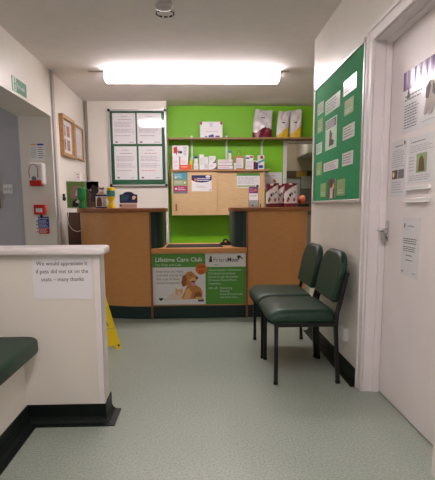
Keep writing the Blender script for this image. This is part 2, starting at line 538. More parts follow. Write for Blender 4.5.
for p, d in (((BX, 1.0), (1, 0)), ((BX, PY0), (1, -1)), ((PX, PY0), (1, -1)), ((PX, PY1 + 0.03), (1, 0))):
    rings.append([b.bm.verts.new((p[0] + d[0] * a, p[1] + d[1] * a, z)) for a, z in prof])
for r, q in zip(rings[1:], rings[2:]):
    for i in range(len(prof)):
        b.bm.faces.new([r[i], r[(i + 1) % len(prof)], q[(i + 1) % len(prof)], q[i]]).material_index = s
for r in (rings[1], rings[-1]): b.bm.faces.new(r).material_index = s
bmesh.ops.recalc_face_normals(b.bm, faces=list(b.bm.faces))
b.build('skirting', t)

t = thing('bench_seat', (-1.1, 1.2, 0), 'fixed bench with padded dark green vinyl seat against low partition', 'bench')
b = MB(); b.box(XL + 0.002, BX, -0.4, PY0 - 0.002, 0, 0.387, cream, 0.002); b.build('base', t)
b = MB(); s = b.slot(skirt); rings = []
for p, d in (((BX + 0.0005, -0.4), (1, 0)), ((BX + 0.0005, PY0 - 0.001), (1, -1))):
    rings.append([b.bm.verts.new((p[0] + d[0] * a, p[1] + d[1] * a, z)) for a, z in prof])
for i in range(len(prof)):
    b.bm.faces.new([rings[0][i], rings[0][(i + 1) % 8], rings[1][(i + 1) % 8], rings[1][i]]).material_index = s
for r in rings: b.bm.faces.new(r).material_index = s
bmesh.ops.recalc_face_normals(b.bm, faces=list(b.bm.faces))
b.build('skirting', t)
b = MB()
pts = [(XL + 0.004, -0.4), (-0.805, -0.4)] + arc(-0.875, 2.405, 0.07, 0.07, 0, 90, 6) + [(XL + 0.004, 2.475)]
b.prism(pts, 0.388, 0.466, vinyl, bev=0.02, seg=4, smooth=True)
b.build('seat_cushion', t)

# note on the partition
b = MB(); p = front(b, -0.830, -0.540, 0.650, 0.868, PY0).sheet(paper)
p.o = p.o
p.text('We would appreciate it', 0.5, 0.78, 0.092, ink, align='c', maxw=0.86)
p.text('if pets did not sit on the', 0.5, 0.60, 0.092, ink, align='c', maxw=0.88)
p.text('seats \u2013 many thanks', 0.5, 0.42, 0.092, ink, align='c', maxw=0.72)
tag(b.build('notice', loc='auto'), 'white paper note on low partition asking about pets on the seats', 'notice')

# leaflet on the partition ledge, mostly out of frame
b = MB(); b.box(-1.20, -1.055, 2.50, 2.60, 0.908, 0.912, ink, mtx=None)
b.box(-1.19, -1.05, 2.505, 2.605, 0.912, 0.915, paper)
tag(b.build('leaflet', loc='auto'), 'dark leaflet lying on the partition ledge at its left end', 'leaflet')

# ================================================================== BENCH SIDE: CAUTION SIGN
t = thing('wet_floor_sign', (-0.75, 3.85, 0), 'yellow folding wet floor caution sign standing behind low partition', 'floor sign')
u = Vector((0.80, 0.60, 0)); nb = Vector((-0.60, 0.80, 0))       # along the panel, and away from the camera
br = Vector((-0.630, 3.85, 0))                                   # right front foot
W, H, SP, TP = 0.30, 0.60, 0.235, 0.062
def panel_mtx(fr):
    # local x along the panel, y up the slope, z out of the face
    if fr: o_, ux, lean = br - u * W, u, nb
    else: o_, ux, lean = br + nb * (2 * SP), -u, -nb
    up = (lean * SP + ZP * H).normalized()
    z = ux.cross(up).normalized()
    return Matrix(((ux.x, up.x, z.x, o_.x), (ux.y, up.y, z.y, o_.y), (ux.z, up.z, z.z, o_.z), (0, 0, 0, 1))), ux, up, o_
LN = math.hypot(SP, H)
outline = [(0, 0), (0.05, 0), (0.06, 0.035), (W - 0.06, 0.035), (W - 0.05, 0), (W, 0), (W - TP, LN - 0.02), (W - TP - 0.02, LN), (TP + 0.02, LN), (TP, LN - 0.02)]
for fr in (True, False):
    mx, ux, up, o_ = panel_mtx(fr)
    b = MB(); b.prism(outline, -0.012, 0.0, yellow, mtx=mx)
    pr = Print(b, o_, ux, up, W, LN)
    pr.text('CAUTION', 0.5, 0.74, 0.062, ink, align='c', maxw=0.5, bold=0.02)
    pr.poly([(0.5, 0.68), (0.31, 0.47), (0.69, 0.47)], ink); pr.poly([(0.5, 0.645), (0.37, 0.485), (0.63, 0.485)], yellow, 2)
    pr.rect(0.487, 0.52, 0.513, 0.61, ink, 3); pr.rect(0.487, 0.495, 0.513, 0.51, ink, 3)
    pr.text('WET', 0.5, 0.385, 0.055, ink, align='c', maxw=0.72, bold=0.02)
    pr.text('FLOOR', 0.5, 0.30, 0.055, ink, align='c', maxw=0.72, bold=0.02)
    pr.rect(0.1, 0.262, 0.9, 0.267, inkg)
    pr.disc(0.93, 0.045, 0.03, ink)
    pr.disc(0.07, 0.045, 0.03, ink)
    b.build('panel', t)

# ================================================================== RECEPTION DESK
t = thing('reception_desk', (0, 5.0, 0), 'curved beech reception desk with raised counters and dark green inner cheeks', 'desk')
LF = [(-0.49 - 0.77 * math.sin(math.radians(a)), 5.38 - 0.495 * math.cos(math.radians(a))) for a in range(0, 91, 6)] + [(-1.26, 5.46)]
RF = [(0.46, 4.905), (0.6, 4.905), (0.74, 4.91)] + arc(0.86, 5.15, 0.24, 0.238, 280, 360, 12) + [(1.10, 5.30), (1.10, 5.5)]
LFr = list(reversed(LF))
def inset(pts, th):
    res = []
    for i, p in enumerate(pts):
        a = Vector(pts[max(0, i - 1)]); c = Vector(pts[min(len(pts) - 1, i + 1)])
        d = (c - a).normalized(); res.append((p[0] - d.y * th, p[1] + d.x * th))
    return res
b = MB(); b.ribbon(LFr, 0.02, 0.128, 1.055, beech)
b.build('counter_front', t)
b = MB(); b.box(-1.46, -1.0, 5.60, 5.62, 0.0, 1.05, wood('shaded_gap_brown', (78, 56, 42), (92, 68, 52))); b.build('shaded_return_panel', t)  # panel brown is darkened to hold the shade of the gap beside the desk
b = MB(); b.ribbon(RF, 0.02, 0.128, 1.055, beech); b.build('counter_front', t)
b = MB(); b.ribbon(inset(LFr, 0.008), 0.012, 0.0, 0.128, dgreen); b.build('plinth', t)
b = MB(); b.ribbon(inset(RF, 0.008), 0.012, 0.0, 0.128, dgreen); b.build('plinth', t)
b = MB(); b.box(-0.476, 0.446, 4.898, 4.915, 0.0, 0.128, dgreen); b.build('plinth', t)
b = MB(); b.box(-0.476, 0.446, 4.902, 4.92, 0.128, 0.652, beech); b.build('centre_panel', t)
b = MB(); b.box(-0.494, -0.476, 4.872, 4.925, 0.0, 0.652, beechd, 0.003); b.build('post', t)
b = MB(); b.box(0.446, 0.466, 4.880, 4.935, 0.0, 0.652, beechd, 0.003); b.build('post', t)
# raised post edges beside the cheeks
b = MB(); b.box(-0.494, -0.478, 4.872, 4.905, 0.652, 1.055, beechd, 0.003); b.build('post', t)
b = MB(); b.box(0.450, 0.468, 4.885, 4.92, 0.652, 1.055, beechd, 0.003); b.build('post', t)
b = MB()
b.prism([(-0.478, 4.872), (0.452, 4.872), (0.452, 5.0), (0.9, 5.1), (0.9, 5.62), (-1.0, 5.62), (-1.0, 5.1), (-0.478, 5.0)], 0.652, 0.702, beech, bev=0.004)
b.build('desktop', t)
CL = [(-0.478, 4.885)] + arc(-0.478, 5.10, 0.108, 0.20, -75, 0, 8) + [(-0.37, 5.5)]
CR = [(0.318, 5.5)] + arc(0.45, 5.12, 0.132, 0.20, 180, 255, 8) + [(0.45, 4.90)]
def tambour(pts):
    m = MB(); m.ribbon(pts, 0.016, 0.702, 1.055, dgreen)
    # narrow vertical ribs of the curved laminate
    return m
tambour(CL).build('inner_cheek', t); tambour(CR).build('inner_cheek', t)
outL = [(-0.47 - 0.82 * math.sin(math.radians(a)), 5.38 - 0.53 * math.cos(math.radians(a))) for a in range(0, 91, 6)] + [(-1.29, 5.55), (-0.35, 5.55), (-0.335, 5.12)] + arc(-0.40, 4.95, 0.065, 0.098, 30, -90, 6)
outR = [(0.45, 4.87), (0.6, 4.87), (0.74, 4.875)] + arc(0.86, 5.15, 0.275, 0.273, 280, 360, 12) + [(1.135, 5.55), (0.31, 5.55), (0.285, 5.12)] + arc(0.355, 4.97, 0.072, 0.10, 150, 270, 6)
b = MB(); b.prism(outL, 1.055, 1.094, beechd, bev=0.008, seg=3); b.build('counter_top', t)
b = MB(); b.prism(outR, 1.055, 1.094, beechd, bev=0.008, seg=3); b.build('counter_top', t)

# --- sign on the desk front (one board, printed)
SX0, SX1, SZ0, SZ1, SY = -0.474, 0.444, 0.142, 0.650, 4.894
b = MB(); b.box(SX0, SX1, SY, 4.902, SZ0, SZ1, wplastic, 0.001)
sg = wplastic
p = front(b, SX0, SX1, SZ0, SZ1, SY)
D = 0.566                                                             # divider between the two halves
p.rect(0, 0.735, D, 1, signgreen)
p.text('Lifetime Care Club', 0.035, 0.845, 0.082, paper, maxw=0.51, bold=0.012)
p.text('For Dogs and Cats', 0.035, 0.762, 0.048, mint, maxw=0.27)
for i, s_ in enumerate(('Keep your pet happy', 'and well and spread', 'the cost of their', 'annual treatment')):
    p.text(s_, 0.04, 0.635 - 0.075 * i, 0.048, inkg, maxw=(0.29, 0.30, 0.25, 0.25)[i])
# kitten and retriever lying down
def gp(pts, m, L): p.poly([(0.10 + x * 0.466, 0.02 + y * 0.70) for x, y in pts], m, L)
gp([(0.44, 0.16), (0.50, 0.30), (0.56, 0.48), (0.66, 0.56), (0.78, 0.52), (0.88, 0.44), (0.93, 0.32), (0.92, 0.20), (0.86, 0.13), (0.70, 0.13), (0.58, 0.12), (0.48, 0.11)], gold, 2)
gp([(0.50, 0.15), (0.54, 0.38), (0.62, 0.44), (0.68, 0.30), (0.64, 0.14)], goldl, 3)
gp([(0.72, 0.15), (0.75, 0.30), (0.86, 0.34), (0.92, 0.24), (0.89, 0.16)], goldd, 3)
gp([(0.46, 0.12), (0.50, 0.20), (0.60, 0.19), (0.60, 0.12)], goldl, 4)
gp([(0.74, 0.12), (0.78, 0.19), (0.93, 0.18), (0.92, 0.12)], goldl, 4)
gp([(0.50, 0.66), (0.52, 0.80), (0.58, 0.89), (0.67, 0.91), (0.73, 0.85), (0.80, 0.77), (0.82, 0.69), (0.77, 0.62), (0.72, 0.52), (0.62, 0.47), (0.54, 0.52)], gold, 5)
gp([(0.44, 0.58), (0.47, 0.76), (0.54, 0.82), (0.57, 0.68), (0.54, 0.50), (0.48, 0.47)], goldd, 6)
gp([(0.62, 0.66), (0.70, 0.74), (0.78, 0.72), (0.77, 0.62), (0.69, 0.56)], goldl, 6)
gp([(0.78, 0.74), (0.82, 0.76), (0.83, 0.70), (0.79, 0.68)], ink, 7)
gp([(0.66, 0.60), (0.72, 0.62), (0.78, 0.61), (0.73, 0.50), (0.68, 0.50)], pink, 7)
gp([(0.65, 0.62), (0.71, 0.64), (0.78, 0.63), (0.72, 0.59)], brownd, 8)
p.disc(0.10 + 0.66 * 0.466, 0.02 + 0.80 * 0.70, 0.008, ink, 7)
gp([(0.10, 0.12), (0.14, 0.24), (0.26, 0.30), (0.40, 0.30), (0.46, 0.20), (0.44, 0.11), (0.2, 0.10)], creamp, 3)
gp([(0.30, 0.30), (0.31, 0.46), (0.35, 0.40), (0.42, 0.40), (0.47, 0.45), (0.47, 0.30), (0.42, 0.24), (0.34, 0.25)], goldl, 5)
gp([(0.34, 0.28), (0.39, 0.36), (0.44, 0.28), (0.39, 0.25)], creamp, 6)
p.disc(D - 0.045, 0.70, 0.062, orange, 9, n=26)
p.text('SAVE', D - 0.045, 0.715, 0.06, brownd, 10, 'c', 0.075, bold=0.01)
p.text('££s', D - 0.045, 0.625, 0.06, brownd, 10, 'c', 0.05, bold=0.01)
# heart mark and small blue mark
p.poly([(0.085, 0.075), (0.105, 0.105), (0.108, 0.13), (0.095, 0.14), (0.085, 0.125), (0.075, 0.14), (0.062, 0.13), (0.065, 0.105)], ink, 2)
p.text('vets', 0.115, 0.09, 0.03, inkg)
p.rect(0.485, 0.055, 0.545, 0.11, dblue, 2); p.rect(0.49, 0.09, 0.54, 0.098, mint, 3)
# right half
p.rect(D, 0.0, 1, 0.735, signgreen)
p.text('Friars', 0.655, 0.835, 0.085, inkg, maxw=0.15, bold=0.005)
p.text('Moor', 0.806, 0.835, 0.085, ink, maxw=0.125, bold=0.015)
p.text('vets', 0.66, 0.765, 0.035, inkg)
p.poly([(0.605, 0.83), (0.608, 0.88), (0.615, 0.90), (0.617, 0.955), (0.626, 0.935), (0.636, 0.955), (0.636, 0.90), (0.642, 0.83)], ink, 2)       # sitting cat
p.poly([(0.905, 0.935), (0.925, 0.96), (0.95, 0.935), (0.965, 0.90), (0.972, 0.86), (0.96, 0.885), (0.945, 0.91), (0.93, 0.90), (0.925, 0.86), (0.915, 0.90)], dgreen, 2)
for i, s_ in enumerate(('Annual booster vaccinations', 'Full clinical examination', 'Kennel Cough Vaccination', '12 months Flea & Worm', 'treatments')):
    p.text(s_, 0.60, 0.655 - 0.066 * i, 0.042, mint, maxw=(0.35, 0.29, 0.32, 0.30, 0.13)[i])
p.text('10% off:', 0.60, 0.30, 0.042, mint)
for i, s_ in enumerate(('Neutering', 'Dentals', 'Food off house visits', 'and much more...')):
    p.text(s_, 0.725, 0.30 - 0.06 * i, 0.042, mint, maxw=(0.13, 0.10, 0.24, 0.2)[i])
tag(b.build('sign_board', loc='auto'), 'printed pet care club sign with golden retriever on desk front', 'sign')

# --- things on the desk
b = MB(); b.box(-0.345, 0.225, 4.98, 5.34, 0.702, 0.709, darkmat, 0.002)
for i in range(14): b.box(-0.34, 0.22, 4.99 + i * 0.025, 5.0 + i * 0.025, 0.709, 0.711, darkmat)
tag(b.build('counter_mat', loc='auto'), 'dark grey rubber mat lying on the low desktop', 'mat')
b = MB()                                 # small dark tape dispenser by the right cheek
dk = mat('dark_brown_plastic', (44, 30, 28), 0.35)
b.prism([(-0.06, 0), (0.06, 0), (0.06, 0.025), (0.03, 0.05), (-0.02, 0.045), (-0.06, 0.02)], -0.02, 0.02, dk, mtx=Matrix.Translation((0.262, 5.24, 0.702)) @ Matrix.Rotation(math.pi / 2, 4, 'X'), bev=0.004)
b.lathe([(0.012, -0.012), (0.03, -0.012), (0.03, 0.012), (0.012, 0.012)], (0.262, 5.24, 0.742), dk, 16, 'Y')
b.lathe([(0.006, -0.022), (0.011, -0.022), (0.011, 0.022), (0.006, 0.022)], (0.262, 5.24, 0.742), goldl, 12, 'Y')
tag(b.build('tape_dispenser', loc='auto'), 'small dark brown tape dispenser on desktop beside right green cheek', 'desk item')

CT = 1.0945                              # counter top height
# dog photo card leaning at the left
b = MB(); b.box(-1.40, -1.055, 5.375, 5.387, CT, CT + 0.285, paper)
p = front(b, -1.40, -1.055, CT, CT + 0.285, 5.375)
p.rect(0.02, 0.03, 0.98, 0.97, grassp)
p.rect(0.62, 0.03, 0.98, 0.97, brownp, 2); p.rect(0.55, 0.70, 0.98, 0.97, olive, 2)
p.poly([(0.70, 0.2), (0.72, 0.72), (0.82, 0.86), (0.95, 0.75), (0.96, 0.25)], brownd, 3)
p.poly([(0.12, 0.38), (0.13, 0.62), (0.22, 0.80), (0.36, 0.84), (0.48, 0.76), (0.52, 0.58), (0.46, 0.40), (0.30, 0.34)], greyfur, 4)
p.poly([(0.26, 0.48), (0.30, 0.64), (0.40, 0.66), (0.42, 0.50), (0.34, 0.44)], creamp, 5)
p.poly([(0.16, 0.06), (0.18, 0.24), (0.30, 0.34), (0.44, 0.34), (0.52, 0.22), (0.50, 0.06)], ink, 5)
p.poly([(0.26, 0.22), (0.34, 0.34), (0.42, 0.26), (0.36, 0.18)], paper, 6)
tag(b.build('photo_card', loc='auto'), 'large standing card with photographs of dogs at left counter end', 'card')

def goblet(c, m, label, name, band=None):
    q = MB()
    prof = [(0.040, 0), (0.042, 0.006), (0.036, 0.03), (0.026, 0.055), (0.026, 0.075), (0.041, 0.095), (0.043, 0.115), (0.043, 0.175), (0.040, 0.185), (0.041, 0.19), (0.041, 0.205), (0.036, 0.208)]
    mats = [m] * (len(prof) - 1)
    if band: mats[6] = band
    q.lathe(prof, c, m, 24, mats=mats)
    return tag(q.build(name, loc='auto'), label, 'treat tub')
goblet((-1.205, 5.22, CT), greencup, 'plain green plastic treat tub in front of dog photo card', 'treat_tub')
label_teal = mat('teal_green_label', (52, 120, 110), 0.4, var=0.35, vscale=30)
goblet((-0.902, 5.18, CT), yellow, 'yellow plastic treat tub with teal label on left counter', 'treat_tub', label_teal)
b = MB(); b.lathe([(0.028, 0), (0.030, 0.004), (0.034, 0.19), (0.032, 0.19), (0.028, 0.01)], (-1.145, 5.31, CT), cupglass, 20)
tag(b.build('clear_cup', loc='auto'), 'clear plastic beaker behind the green treat tub', 'cup')
# dog biscuit display card, cut to shape
b = MB()
mx = Matrix.Translation((-1.06, 5.20, CT)) @ Matrix.Rotation(math.pi / 2, 4, 'X')
b.prism([(0, 0), (0.115, 0), (0.115, 0.14), (0.095, 0.15), (0.085, 0.175), (0.10, 0.20), (0.085, 0.215), (0.065, 0.20), (0.045, 0.215), (0.03, 0.195), (0.045, 0.175), (0.02, 0.15), (0, 0.135)], 0.0, 0.006, paper, mtx=mx)
b.box(-1.06, -0.945, 5.20, 5.25, CT, CT + 0.02, dblue)
p = front(b, -1.06, -0.945, CT, CT + 0.215, 5.194)
p.rect(0, 0.56, 1, 0.64, dblue); p.rect(0, 0, 1, 0.06, dblue)
p.poly([(0.08, 0.08), (0.1, 0.42), (0.25, 0.54), (0.48, 0.5), (0.55, 0.2), (0.5, 0.08)], brownp, 2)
p.poly([(0.15, 0.66), (0.5, 0.78), (0.8, 0.72), (0.6, 0.66)], goldl, 2)
p.poly([(0.3, 0.88), (0.42, 0.97), (0.56, 0.94), (0.74, 0.98), (0.82, 0.92), (0.66, 0.86), (0.5, 0.88)], goldd, 2)
p.lines(0.62, 0.1, 0.98, 0.54, 7, inkg, 2)
tag(b.build('display_card', loc='auto'), 'cut out dog treat display card with blue band beside yellow tub', 'card')
# navy leaflet stand
t = thing('leaflet_stand', (-0.73, 5.2, CT), 'navy arched leaflet stand with pale box on left counter', 'leaflet stand')
b = MB()
mx = Matrix.Translation((-0.82, 5.22, CT)) @ Matrix.Rotation(math.pi / 2, 4, 'X')
b.prism([(0, 0), (0.18, 0), (0.18, 0.135), (0.15, 0.14), (0.125, 0.16), (0.09, 0.165), (0.055, 0.16), (0.03, 0.14), (0, 0.135)], 0, 0.006, dblue, mtx=mx)
p = front(b, -0.82, -0.64, CT, CT + 0.165, 5.214)
p.disc(0.82, 0.62, 0.12, creamp, 2); p.poly([(0.72, 0.42), (0.98, 0.42), (0.98, 0.74), (0.9, 0.6)], brownd, 3)
p.lines(0.1, 0.45, 0.62, 0.8, 4, teal, 2, ragged=0.4)
b.build('back_card', t)
b = MB(); b.box(-0.822, -0.638, 5.165, 5.214, CT, CT + 0.052, mat('pale_pink_card', (222, 196, 186), 0.5), 0.001)
p = front(b, -0.822, -0.638, CT, CT + 0.052, 5.165)
p.rect(0, 0.72, 1, 0.98, paper); p.disc(0.1, 0.5, 0.06, bluep, 2); p.lines(0.25, 0.15, 0.95, 0.6, 2, inkl, 2)
b.build('tray', t)
# white lead hanging down at the desk's left end
b = MB()
b.tube([(-1.40, 5.42, 1.05), (-1.405, 5.40, 0.98), (-1.395, 5.40, 0.92), (-1.36, 5.40, 0.87), (-1.31, 5.40, 0.85), (-1.26, 5.40, 0.865), (-1.235, 5.40, 0.885)], 0.004, wplastic, 8)
tag(b.build('power_lead', loc='auto'), 'thin white lead drooping beside the left end of reception desk', 'cable')

# right counter: leaflet holder, three bags, tray and ball
t = thing('leaflet_holder', (0.54, 5.12, CT + 0.004), 'upright purple and white leaflet holder at left of right counter', 'leaflet holder')
b = MB(); b.box(0.498, 0.593, 5.10, 5.106, CT, CT + 0.215, paper)
p = front(b, 0.498, 0.593, CT, CT + 0.215, 5.10)
p.rect(0, 0.68, 1, 1, purple); p.disc(0.72, 0.84, 0.16, orange, 2); p.lines(0.1, 0.74, 0.6, 0.94, 3, pink, 2)
p.text('care plan', 0.1, 0.55, 0.05, inkg, maxw=0.75) if False else p.lines(0.1, 0.50, 0.85, 0.58, 1, inkg, 2)
p.lines(0.1, 0.2, 0.8, 0.36, 2, inkl, 2); p.disc(0.35, 0.08, 0.08, ink, 2)
b.build('leaflet', t)
b = MB(); b.box(0.492, 0.599, 5.085, 5.15, CT, CT + 0.006, cupglass); b.box(0.492, 0.599, 5.092, 5.095, CT, CT + 0.07, cupglass); b.box(0.492, 0.599, 5.108, 5.111, CT, CT + 0.2, cupglass)
b.build('stand', t)
t.rotation_euler = (math.radians(-12), 0, 0); t.location = (0.568, 5.40, CT + 0.004)

def bag(c, w, d, h, fn, side, label, cat, name='pet_food_bag', rz=0.0, slump=0.0, wob=0.01, group=None, notch=None, n=(22, 26)):
    """stand-up pouch: oval at the foot, pinched flat at the top; fn(u,v) gives the front material"""
    m = MB(); nu, nv = n
    rnd = random.Random(hash(label) % 1000 if False else len(label) * 7 + int(c[0] * 100))
    ph = [rnd.random() * 6 for _ in range(6)]
    def pt(u, v, s):
        # u,v 0..1; s = -1 front, +1 back
        x = (u - 0.5) * w * (1 + 0.05 * math.sin(3 * v + ph[4]) * (1 if wob > 0.012 else 0.2))
        dep = d / 2 * (1 - v ** 2.2) * (max(0.0, 1 - abs(2 * u - 1) ** 4)) ** 0.5
        wr = wob * (math.sin(9 * u + 7 * v + ph[0]) * math.cos(11 * v + ph[1]) + 0.5 * math.sin(17 * u - 13 * v + ph[2])) * math.sin(math.pi * u) * (0.25 + v)
        z = h * v + wob * 0.6 * math.sin(5 * u + ph[3]) * v ** 4
        if notch: z *= 1 - notch * v ** 3 * u
        return Vector((x + slump * v * v, s * dep + wr * (1 if s < 0 else 0.6) + 0.25 * abs(slump) * v * v, z))
    R = Matrix.Translation(c) @ Matrix.Rotation(rz, 4, 'Z')
    for s in (-1, 1):
        g = [[m.bm.verts.new(R @ pt(i / nu, j / nv, s)) for i in range(nu + 1)] for j in range(nv + 1)]
        for j in range(nv):
            for i in range(nu):
                q = [g[j][i], g[j][i + 1], g[j + 1][i + 1], g[j + 1][i]]
                f = m.bm.faces.new(q if s < 0 else list(reversed(q))); f.smooth = True
                f.material_index = m.slot(fn((i + .5) / nu, (j + .5) / nv) if s < 0 else side)
    # sole
    ring = [R @ pt(i / nu, 0, -1) for i in range(nu + 1)] + [R @ pt(i / nu, 0, 1) for i in range(nu, -1, -1)]
    m.face(list(reversed(ring)), side)
    bmesh.ops.remove_doubles(m.bm, verts=list(m.bm.verts), dist=0.0002)
    return tag(m.build(name, loc='auto'), label, cat, group)
def treat_fn(u, v):
    if v < 0.17: return maroon
    if v > 0.93 and 0.3 < u < 0.6: return creamp
    if v > 0.60 + 0.40 * u ** 0.8 * 0.9: return maroon
    for (cu, cv, r, mm) in ((0.28, 0.34, 0.10, brownp), (0.72, 0.30, 0.09, goldd), (0.42, 0.50, 0.09, ink), (0.56, 0.56, 0.06, ink), (0.8, 0.62, 0.07, inkg), (0.2, 0.25, 0.07, goldd)):
        if ((u - cu) ** 2 + ((v - cv) * 1.25) ** 2) ** 0.5 < r: return mm
    return whitebag
g = 'pet treat pouches on the right counter'
bag((0.738, 5.16, CT), 0.125, 0.06, 0.238, treat_fn, maroon, 'maroon and white pet food pouch, leftmost of three on right counter', 'pet food bag', 'pet_food_pouch', group=g, wob=0.004)
bag((0.835, 5.22, CT), 0.115, 0.06, 0.24, treat_fn, maroon, 'maroon and white pet food pouch in the middle of three on counter', 'pet food bag', 'pet_food_pouch', group=g, wob=0.004)
bag((0.925, 5.13, CT), 0.13, 0.06, 0.238, treat_fn, maroon, 'maroon and white pet food pouch, rightmost of three on right counter', 'pet food bag', 'pet_food_pouch', group=g, wob=0.004)
b = MB()
b.box(0.985, 1.13, 5.22, 5.36, CT, CT + 0.018, black, 0.003)
b.box(0.985, 1.13, 5.22, 5.226, CT + 0.018, CT + 0.03, black); b.box(0.985, 1.13, 5.354, 5.36, CT + 0.018, CT + 0.03, black)
tag(b.build('pen_tray', loc='auto'), 'black shallow tray at right end of right counter', 'tray')
b = MB()
segs = [orange, redp, greyfur, maroon, orange, bluep]
s0 = len(segs)
nseg, nr = 24, 12
cc = Vector((1.075, 5.29, CT + 0.018 + 0.052))
vs = [[b.bm.verts.new(cc + Vector((0.052 * math.sin(math.pi * j / nr) * math.cos(2 * math.pi * i / nseg), 0.052 * math.sin(math.pi * j / nr) * math.sin(2 * math.pi * i / nseg), 0.052 * math.cos(math.pi * j / nr)))) for i in range(nseg)] for j in range(nr + 1)]
for j in range(nr):
    for i in range(nseg):
        f = b.bm.faces.new([vs[j][i], vs[j + 1][i], vs[j + 1][(i + 1) % nseg], vs[j][(i + 1) % nseg]])
        f.material_index = b.slot(segs[(i // 4) % s0]); f.smooth = True
bmesh.ops.remove_doubles(b.bm, verts=list(b.bm.verts), dist=0.0005)
tag(b.build('toy_ball', loc='auto'), 'small multicoloured toy ball in the black tray on right counter', 'ball')
b = MB(); b.box(0.985, 1.03, 5.40, 5.45, CT, CT + 0.075, pale, 0.002); b.box(0.99, 1.025, 5.405, 5.445, CT + 0.075, CT + 0.078, brownd)
tag(b.build('wooden_pot', loc='auto'), 'small square wooden pen pot behind rightmost pouch on counter', 'pen pot')

# ================================================================== WALL CUPBOARD AND SHELF
t = thing('wall_cupboard', (0.24, 6.9, 0.99), 'pale maple wall cupboard with two sliding doors on green wall', 'cupboard')
b = MB()
b.box(-0.372, 0.862, 6.735, 7.048, 0.992, 1.012, pale); b.box(-0.372, -0.352, 6.735, 7.048, 1.012, 1.565, pale)
b.box(0.842, 0.862, 6.735, 7.048, 1.012, 1.565, pale); b.box(-0.352, 0.842, 7.03, 7.048, 1.012, 1.565, pale)
b.build('carcass', t)
b = MB(); b.box(-0.385, 0.93, 6.715, 7.048, 1.565, 1.587, wood('maple_top', (176, 132, 92), (190, 146, 104)), 0.002); b.build('top_board', t)
b = MB(); b.box(-0.35, 0.232, 6.738, 6.754, 1.013, 1.563, pale, 0.001); o = b.build('sliding_door', t)
b = MB(); b.box(-0.325, -0.305, 6.7355, 6.739, 1.05, 1.14, beechd, 0.001); b.build('finger_pull', o)
b = MB(); b.box(0.20, 0.84, 6.760, 6.776, 1.013, 1.563, pale, 0.001); o = b.build('sliding_door', t)
b = MB(); b.box(0.80, 0.82, 6.7575, 6.761, 1.05, 1.14, beechd, 0.001); b.build('finger_pull', o)

def sheet_front(x0, x1, z0, z1, y, m=paper, rz=None):
    m_ = MB(); return m_, front(m_, x0, x1, z0, z1, y).sheet(m)
b, p = sheet_front(-0.349, -0.160, 1.278, 1.557, 6.738)
p.rect(0, 0, 1, 1, inkg); p.rect(0.04, 0.66, 0.96, 0.94, teal, 2); p.rect(0.04, 0.36, 0.96, 0.65, olive, 2); p.rect(0.04, 0.10, 0.96, 0.35, magenta, 2)
p.lines(0.1, 0.7, 0.7, 0.9, 3, paper, 3); p.lines(0.1, 0.42, 0.7, 0.6, 3, paper, 3); p.lines(0.3, 0.14, 0.85, 0.3, 2, paper, 3); p.disc(0.8, 0.5, 0.07, paper, 3)
p.disc(0.18, 0.74, 0.07, paper, 3); p.disc(0.18, 0.22, 0.07, paper, 3)
tag(b.build('poster', loc='auto'), 'small poster with teal, sage and magenta bands on cupboard door', 'poster')
b, p = sheet_front(-0.107, 0.158, 1.306, 1.515, 6.738)
p.poly([(0, 1), (1, 1), (1, 0.70), (0.8, 0.58), (0.5, 0.54), (0.2, 0.58), (0, 0.70)], dblue)
p.text('Pet Health', 0.30, 0.72, 0.11, paper, 2, 'l', 0.55, bold=0.02) if False else p.lines(0.28, 0.62, 0.92, 0.84, 2, paper, 2, fill=0.5, ragged=0.1)
p.poly([(0.12, 0.66), (0.16, 0.84), (0.26, 0.78), (0.24, 0.62)], orange, 2); p.disc(0.82, 0.92, 0.12, paper, 2, ry=0.08)
p.lines(0.25, 0.2, 0.75, 0.36, 3, inkl, 2); p.disc(0.92, 0.08, 0.03, bluep, 2)
tag(b.build('poster', loc='auto'), 'white notice with curved navy header on left cupboard door', 'poster')
b, p = sheet_front(0.493, 0.800, 1.350, 1.540, 6.760)
p.rect(0, 0.82, 1, 1, signgreen); p.rect(0.02, 0.06, 0.8, 0.16, palegreen)
p.lines(0.05, 0.25, 0.95, 0.76, 6, inkl, 2); p.disc(0.9, 0.10, 0.06, brownd, 2)
tag(b.build('poster', loc='auto'), 'white notice with green header on right cupboard door', 'poster')
b, p = sheet_front(0.872, 1.140, 1.335, 1.570, 7.048)
p.lines(0.15, 0.72, 0.8, 0.86, 1, inkl, 2); p.disc(0.60, 0.52, 0.07, orange, 2); p.disc(0.66, 0.46, 0.05, goldd, 3); p.lines(0.1, 0.1, 0.9, 0.3, 2, inkl, 2)
tag(b.build('notice', loc='auto'), 'white notice with small orange mark on green wall by doorway', 'notice')

# shelf on slotted uprights
t = thing('wall_shelf', (0.6, 6.95, 1.7), 'long wooden wall shelf high on green wall on white uprights', 'shelf')
b = MB(); b.box(-0.41, 2.30, 6.79, 7.03, 1.985, 2.005, wood('shelf_oak', (150, 112, 70), (172, 130, 84)), 0.002); b.build('shelf_board', t)
for x in (-0.102, 0.372, 0.858, 1.75):
    z0 = 1.6 if x < 1 else 2.03
    if x > 1: continue
    b = MB(); b.box(x - 0.013, x + 0.013, 7.036, 7.049, 1.60, 2.06, wplastic, 0.002)
    for k in range(12): b.box(x - 0.003, x + 0.003, 7.035, 7.037, 1.62 + k * 0.036, 1.635 + k * 0.036, inkl)
    u_ = b.build('upright', t)
    b = MB()
    b.prism([(7.036, 1.984), (6.82, 1.984), (6.82, 1.976), (7.036, 1.94)], x - 0.004, x + 0.004, wplastic, mtx=Matrix(((0, 0, 1, 0), (1, 0, 0, 0), (0, 1, 0, 0), (0, 0, 0, 1))))
    b.build('bracket', u_)

